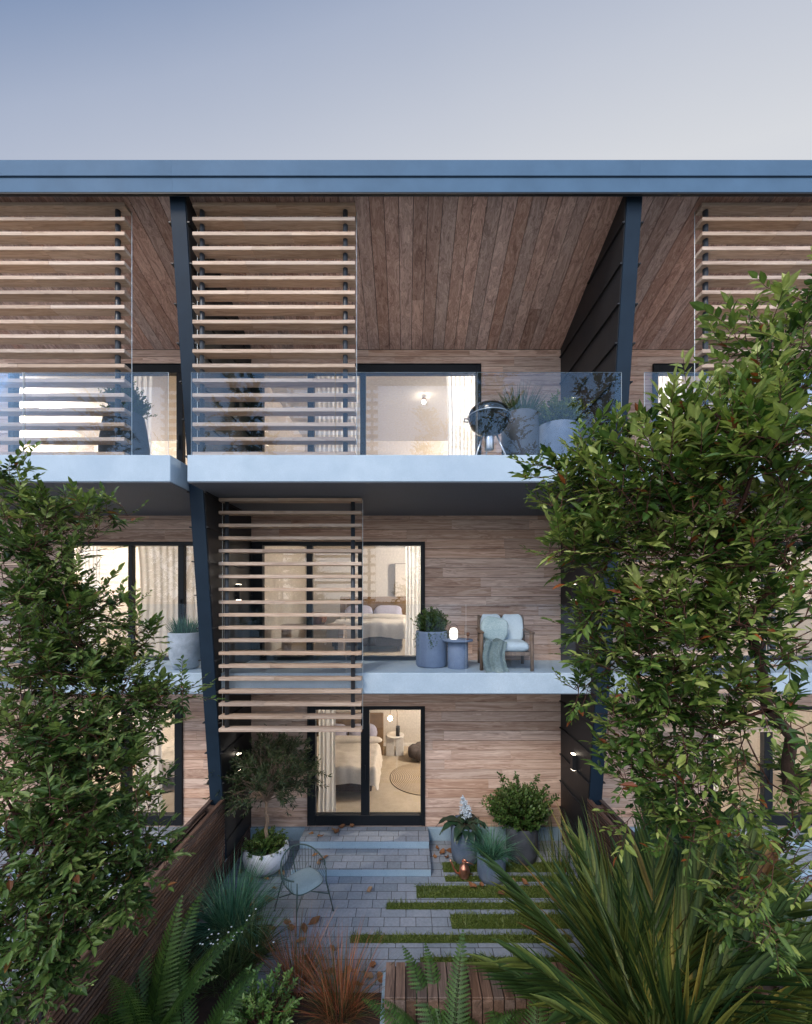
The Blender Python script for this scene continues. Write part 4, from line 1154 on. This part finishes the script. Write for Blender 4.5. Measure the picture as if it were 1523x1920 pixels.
mb=MB(); mb.blob((0,0,.20),(.23,.075,.21),30,0,.45,.06,4,Matrix.Rotation(rad(-20),3,'X')@Matrix.Rotation(rad(12),3,'Y')); mb.build('cover',M['pillow'],t)
t=thing('knit_throw',(1.42,-1.10,L2Z),'grey-green knitted throw draped over the armchair seat to the floor','throw')
def th(u,v):
    x=-.16+.33*u+.03*math.sin(v*7)+.05*v*(u-.5)
    if v<.35: y=.42-.42*v/.35; z=.485+.02*math.sin(u*11)-.01*v
    else:
        q=(v-.35)/.65; y=-.01-.05*q-.03*math.sin(u*10+q*2)*(.3+q); z=.475-.47*q
        if q>.9: y-= (q-.9)*.5; z=max(z,.006)
    return Vector((x,y+.012*math.sin(u*23),z))
mb=MB(); mb.grid(th,48,40); mb.build('cloth',M['throwf'],t)
# left house middle balcony pot
t=pot('whitewashed_planter',(-3.66,-.85,L2Z),[(.13,0),(.19,.03),(.245,.20),(.265,.40),(.262,.60)],M['pale_pot'],'whitewashed tapered planter on the left middle balcony by the wing wall','plant pot')
t=thing('balcony_grass',(-3.66,-.85,L2Z+.56),'short bright grass in the whitewashed planter on the left balcony','plant')
grass_tuft(t,(0,0,0),420,.33,.010,.65,.3,G['bluegrass'],.2,96,segs=5)

# ------------------------------------------------------------------ interiors
def globe_lamp(x,y,z,label,r=.07,mat='ceilglow'):
    t=thing('ceiling_lamp',(x,y,z),label,'ceiling lamp')
    mb=MB(); mb.blob((0,0,0),(r,r,r),14); mb.build('globe',M[mat],t)
    mb=MB(); mb.lathe([(.001,r*.9),(.02,r*.9),(.02,r*.9+.03),(.045,r*.9+.035),(.045,r*.9+.05),(.001,r*.9+.05)],(0,0,0),16); mb.build('mount',M['copperlamp'],t)
    return t
for cx,m,nm in ((0,1,'middle'),(-W,-1,'left'),(W,-1,'right')):
    globe_lamp(cx+m*2.0,2.0,2.75,'round glowing ceiling lamp in the ground floor room of the %s house'%nm)
    globe_lamp(cx+m*1.9,1.9,5.80,'round glowing ceiling lamp in the middle floor room of the %s house'%nm)
    globe_lamp(cx+m*2.3,1.7,8.86,'round glowing ceiling lamp deep in the top room of the %s house'%nm)
globe_lamp(.395,1.36,8.86,'small bright ceiling light behind the top balcony door, beside the curtain',.04,'spotglow')
globe_lamp(-W-.6,1.6,8.86,'small bright ceiling light in the top room at the left',.04,'spotglow')

def curtain(x0,x1,y,z0,z1,label,folds=7,seed=0,group='sheer curtains',amp=.008):
    ph=seed*1.7
    def fn(u,v):
        sq=1-.10*math.sin(math.pi*v)
        x=x0+(x1-x0)*(.5+(u-.5)*sq)
        return Vector((x,y+amp*math.sin(u*folds*8.2+ph+.5*math.sin(u*13+ph))+.4*amp*math.sin(u*31+v*2),z0+(z1-z0)*v))
    mb=MB(); mb.grid(fn,folds*20,10)
    return tag(mb.build('curtain',M['curtain']),label,'curtain',group)
curtain(-1.70,-1.35,.22,.30,2.75,'white curtain at the left of the ground floor sliding door, seen behind the olive',3,1)
curtain(-.02,.40,.24,3.38,5.85,'white curtain at the right of the middle floor window behind the round planter',4,2)
curtain(.78,1.42,.24,6.46,8.95,'white curtain at the right of the top balcony door behind the barbecue',6,3)
curtain(-1.95,-.80,.30,6.46,8.95,'sheer white curtain behind the top slat screen of the middle house',9,4,'sheer curtains',.010)
curtain(-6.3,-5.90,.24,3.38,5.85,'white curtain at the left of the left house middle window',4,5)
curtain(-5.25,-4.70,.24,.30,2.75,'white curtain at the left of the left house ground door',4,6)
curtain(-5.55,-4.9,.24,6.46,8.95,'white curtain in the top room of the left house',5,7)
curtain(-5.35,-3.7,.42,3.38,5.85,'wide sheer curtain across the left house middle window',9,8,'sheer curtains',.007)
curtain(4.72,5.35,.24,6.46,8.95,'white curtain in the top room of the right house',6,9)
curtain(5.75,6.1,.24,.30,2.75,'white curtain at the ground door of the right house',4,10)

def bed(loc,label,wd=1.6,ln=2.05,rz=0,seed=0,linen='linen'):
    t=thing('bed',loc,label,'bed','beds in the lit rooms',rz)
    mb=MB(); mb.box(-wd/2+.04,wd/2-.04,.03,ln,.10,.30,0,None,.01)
    for sx in (-1,1):
        for yy in (.12,ln-.1): mb.box(sx*(wd/2-.12)-.03,sx*(wd/2-.12)+.03,yy-.03,yy+.03,0,.0995)
    mb.build('base',M['taupe'],t)
    mb=MB(); mb.blob((0,ln/2,.42),(wd/2,ln/2,.14),40,0,.25); mb.build('mattress',M['linen'],t)
    def dv(u,v):
        # u across, v along the bed from the foot
        x=(u-.5)*(wd+.95); y=-.10+v*1.55
        edge=max(0,abs(x)-wd/2-.02); top=.62+.05*mnoise.noise(Vector((x*2.2+seed,y*2.2,0)))+.022*mnoise.noise(Vector((x*7,y*7,seed)))
        foot=max(0,.04-y)
        xx=math.copysign(min(abs(x),wd/2+.04+edge*.16),x)
        z=top-edge*.95-foot*2.6*.9
        yy=max(y,-.04-foot*.12)
        return Vector((xx+.03*mnoise.noise(Vector((x*4,y*5,3))),yy+.03*mnoise.noise(Vector((x*6,z*3,7))),max(z,.17+.03*mnoise.noise(Vector((x*5,y*4,9))))))
    mb=MB(); mb.grid(dv,50,40); mb.build('duvet',M['linen'],t)
    mb=MB(); mb.blob((0,1.56,.66),(wd/2+.10,.13,.085),36,0,.5,.06,seed); mb.build('duvet_fold',M['linen'],t)
    for sx in (-1,1):
        mb=MB(); mb.blob((sx*wd*.24,1.86,.74),(wd*.23,.13,.22),28,0,.5,.06,sx+seed,Matrix.Rotation(rad(-35),3,'X')); mb.build('pillow',M['lilac'],t)
    mb=MB(); mb.box(-wd/2-.12,wd/2+.10,ln+.02,ln+.10,.05,1.18,0,None,.02); mb.build('headboard',M['brown'],t)
    return t
bed((-1.50,1.05,.268),'bed with cream duvet seen through the ground floor sliding door')
bed((-.85,1.15,3.366),'bed with cream duvet seen through the middle floor window',1.6,2.05,0,3)
bed((-5.15,1.4,.268),'bed with cream duvet in the left house ground room',1.6,2.05,0,5)
t=thing('bedside_table',(-.30,3.38,.268),'round pale bedside table with lamp against the bedroom back wall','bedside table')
mb=MB(); mb.lathe([(.001,.495),(.24,.495),(.25,.505),(.25,.525),(.24,.53),(.001,.53)],(0,0,0),36); mb.build('top',M['stone'],t)
mb=MB(); mb.box(-.235,-.02,-.15,.15,0,.4945,0,None,.01); mb.box(.02,.235,-.15,.15,0,.4945,0,None,.01); mb.build('pedestal',M['stone'],t)
t=thing('table_lamp',(-.34,3.36,.798),'arched bronze lamp with white globe on the bedside table','lamp')
mb=MB(); mb.tube([(.10,0,0),(.10,0,.62),(.06,0,.70),(0,0,.72),(-.06,0,.70),(-.09,0,.62),(-.09,0,.50)],.008,8); mb.build('arch',M['copperlamp'],t)
mb=MB(); mb.blob((-.09,0,.44),(.065,.065,.065),16); mb.build('globe',M['lampglow'],t)
mb=MB(); mb.lathe([(.001,0),(.055,0),(.055,.26),(.001,.262)],(.12,-.09,0),24); mb.build('base',M['black'],t)
t=thing('floor_pouf',(.36,3.0,.268),'dark taupe knotted floor pouf near the jute rug','pouf')
mb=MB()
for a in range(5): 
    q=2*math.pi*a/5; mb.blob((math.cos(q)*.15,math.sin(q)*.15,.20+.04*(a%2)),(.19,.17,.17),20,0,.8,.08,a)
mb.blob((0,0,.30),(.17,.17,.14),20,0,.9,.06,8); mb.build('cushion',M['taupe'],t)
t=thing('round_rug',(.49,1.96,.268),'round woven jute rug on the bedroom floor','rug')
mb=MB(); mb.lathe([(.875,.0),(.875,.010),(.86,.014),(.5,.015),(.001,.015)],(0,0,0),64); mb.build('pile',M['rug'],t)
# middle floor: low console with basket blanket, door outline
t=thing('console_bench',(-2.05,1.0,3.366),'pale timber console with woven basket behind the middle slat screen','console')
mb=MB(); mb.box(-.55,.75,-.18,.18,.56,.60,0,None,.006); mb.box(-.55,-.43,-.16,.16,0,.5595,0,None,.006); mb.box(.63,.75,-.16,.16,0,.5595,0,None,.006); mb.build('frame',M['slat'],t)
t=thing('wicker_basket',(-1.90,1.0,3.966),'rust brown wicker basket on the console behind the slats','basket')
mb=MB(); mb.lathe([(.001,0),(.16,0),(.20,.06),(.22,.16),(.205,.24),(.19,.235),(.001,.12)],(0,0,0),30); mb.build('bowl',M['basket'],t)
t=thing('wardrobe',(.15,3.80,3.366),'beige built-in wardrobe door on the middle room back wall','wardrobe')
mb=MB(); mb.box(-.45,.45,-.03,.12,.02,2.1,0,None,.003); mb.build('door',M['wall'],t)
mb=MB(); mb.box(-.47,-.4515,-.02,.12,0,2.12); mb.box(.4515,.47,-.02,.12,0,2.12); mb.box(-.47,.47,-.02,.12,2.1015,2.12); mb.build('surround',M['copperlamp'],t)

# ------------------------------------------------------------------ world, sun, camera
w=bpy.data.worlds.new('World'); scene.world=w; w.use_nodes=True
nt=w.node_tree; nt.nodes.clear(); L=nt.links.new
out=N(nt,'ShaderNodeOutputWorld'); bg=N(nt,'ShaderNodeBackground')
SUN_EL,SUN_AZ=rad(44),rad(207)     # behind the camera, a little to the left
sky=N(nt,'ShaderNodeTexSky',sky_type='NISHITA',sun_disc=False,sun_elevation=SUN_EL,sun_rotation=SUN_AZ,air_density=1.6,dust_density=1.0,ozone_density=3.0)
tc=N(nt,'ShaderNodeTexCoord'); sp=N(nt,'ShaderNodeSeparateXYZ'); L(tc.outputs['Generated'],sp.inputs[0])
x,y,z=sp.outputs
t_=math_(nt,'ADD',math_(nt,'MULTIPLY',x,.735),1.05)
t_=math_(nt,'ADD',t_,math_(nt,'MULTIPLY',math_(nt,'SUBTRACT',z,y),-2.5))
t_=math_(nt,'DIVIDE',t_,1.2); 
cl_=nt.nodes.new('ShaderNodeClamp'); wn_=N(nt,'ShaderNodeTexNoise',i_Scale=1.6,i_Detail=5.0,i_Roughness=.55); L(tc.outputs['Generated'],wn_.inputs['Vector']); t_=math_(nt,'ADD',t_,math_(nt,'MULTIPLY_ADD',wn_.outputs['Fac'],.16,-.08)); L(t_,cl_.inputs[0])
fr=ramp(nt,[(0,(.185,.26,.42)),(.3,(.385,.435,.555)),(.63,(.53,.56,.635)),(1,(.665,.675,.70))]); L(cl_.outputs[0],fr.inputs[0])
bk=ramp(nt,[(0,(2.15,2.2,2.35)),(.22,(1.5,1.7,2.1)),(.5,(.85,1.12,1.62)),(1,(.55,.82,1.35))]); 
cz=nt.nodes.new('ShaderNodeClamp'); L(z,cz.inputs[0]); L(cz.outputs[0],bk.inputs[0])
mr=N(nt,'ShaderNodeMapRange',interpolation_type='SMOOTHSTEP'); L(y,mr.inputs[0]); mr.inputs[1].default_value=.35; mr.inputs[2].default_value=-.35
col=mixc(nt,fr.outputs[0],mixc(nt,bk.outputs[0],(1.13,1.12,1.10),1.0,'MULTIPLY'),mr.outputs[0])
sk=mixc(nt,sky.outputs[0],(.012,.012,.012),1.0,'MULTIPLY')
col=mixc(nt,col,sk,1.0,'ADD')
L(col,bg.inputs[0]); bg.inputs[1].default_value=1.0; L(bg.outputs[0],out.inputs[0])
sd=bpy.data.lights.new('sun','SUN'); sd.energy=2.7; sd.angle=rad(20); sd.color=(1,.87,.72)
so=bpy.data.objects.new('sun',sd); C.objects.link(so)
dirv=Vector((math.sin(SUN_AZ)*math.cos(SUN_EL),math.cos(SUN_AZ)*math.cos(SUN_EL),math.sin(SUN_EL)))
so.rotation_euler=(-dirv).to_track_quat('-Z','Y').to_euler(); so.location=dirv*30

cd=bpy.data.cameras.new('camera'); co=bpy.data.objects.new('camera',cd); C.objects.link(co)
co.location=(0,CAM_Y,CAM_Z); co.rotation_euler=(rad(90),0,0)
cd.sensor_fit='HORIZONTAL'; cd.sensor_width=36; cd.lens=36*F/1523; cd.shift_y=157/1523; cd.clip_end=1000; cd.clip_start=.05
scene.camera=co
scene.view_settings.view_transform='Standard'; scene.view_settings.look='None'; scene.view_settings.exposure=0
cy=scene.cycles
cy.max_bounces=7; cy.diffuse_bounces=3; cy.glossy_bounces=3; cy.transparent_max_bounces=16; cy.transmission_bounces=4
cy.use_denoising=True; cy.sample_clamp_indirect=6.0; cy.caustics_reflective=False; cy.caustics_refractive=False
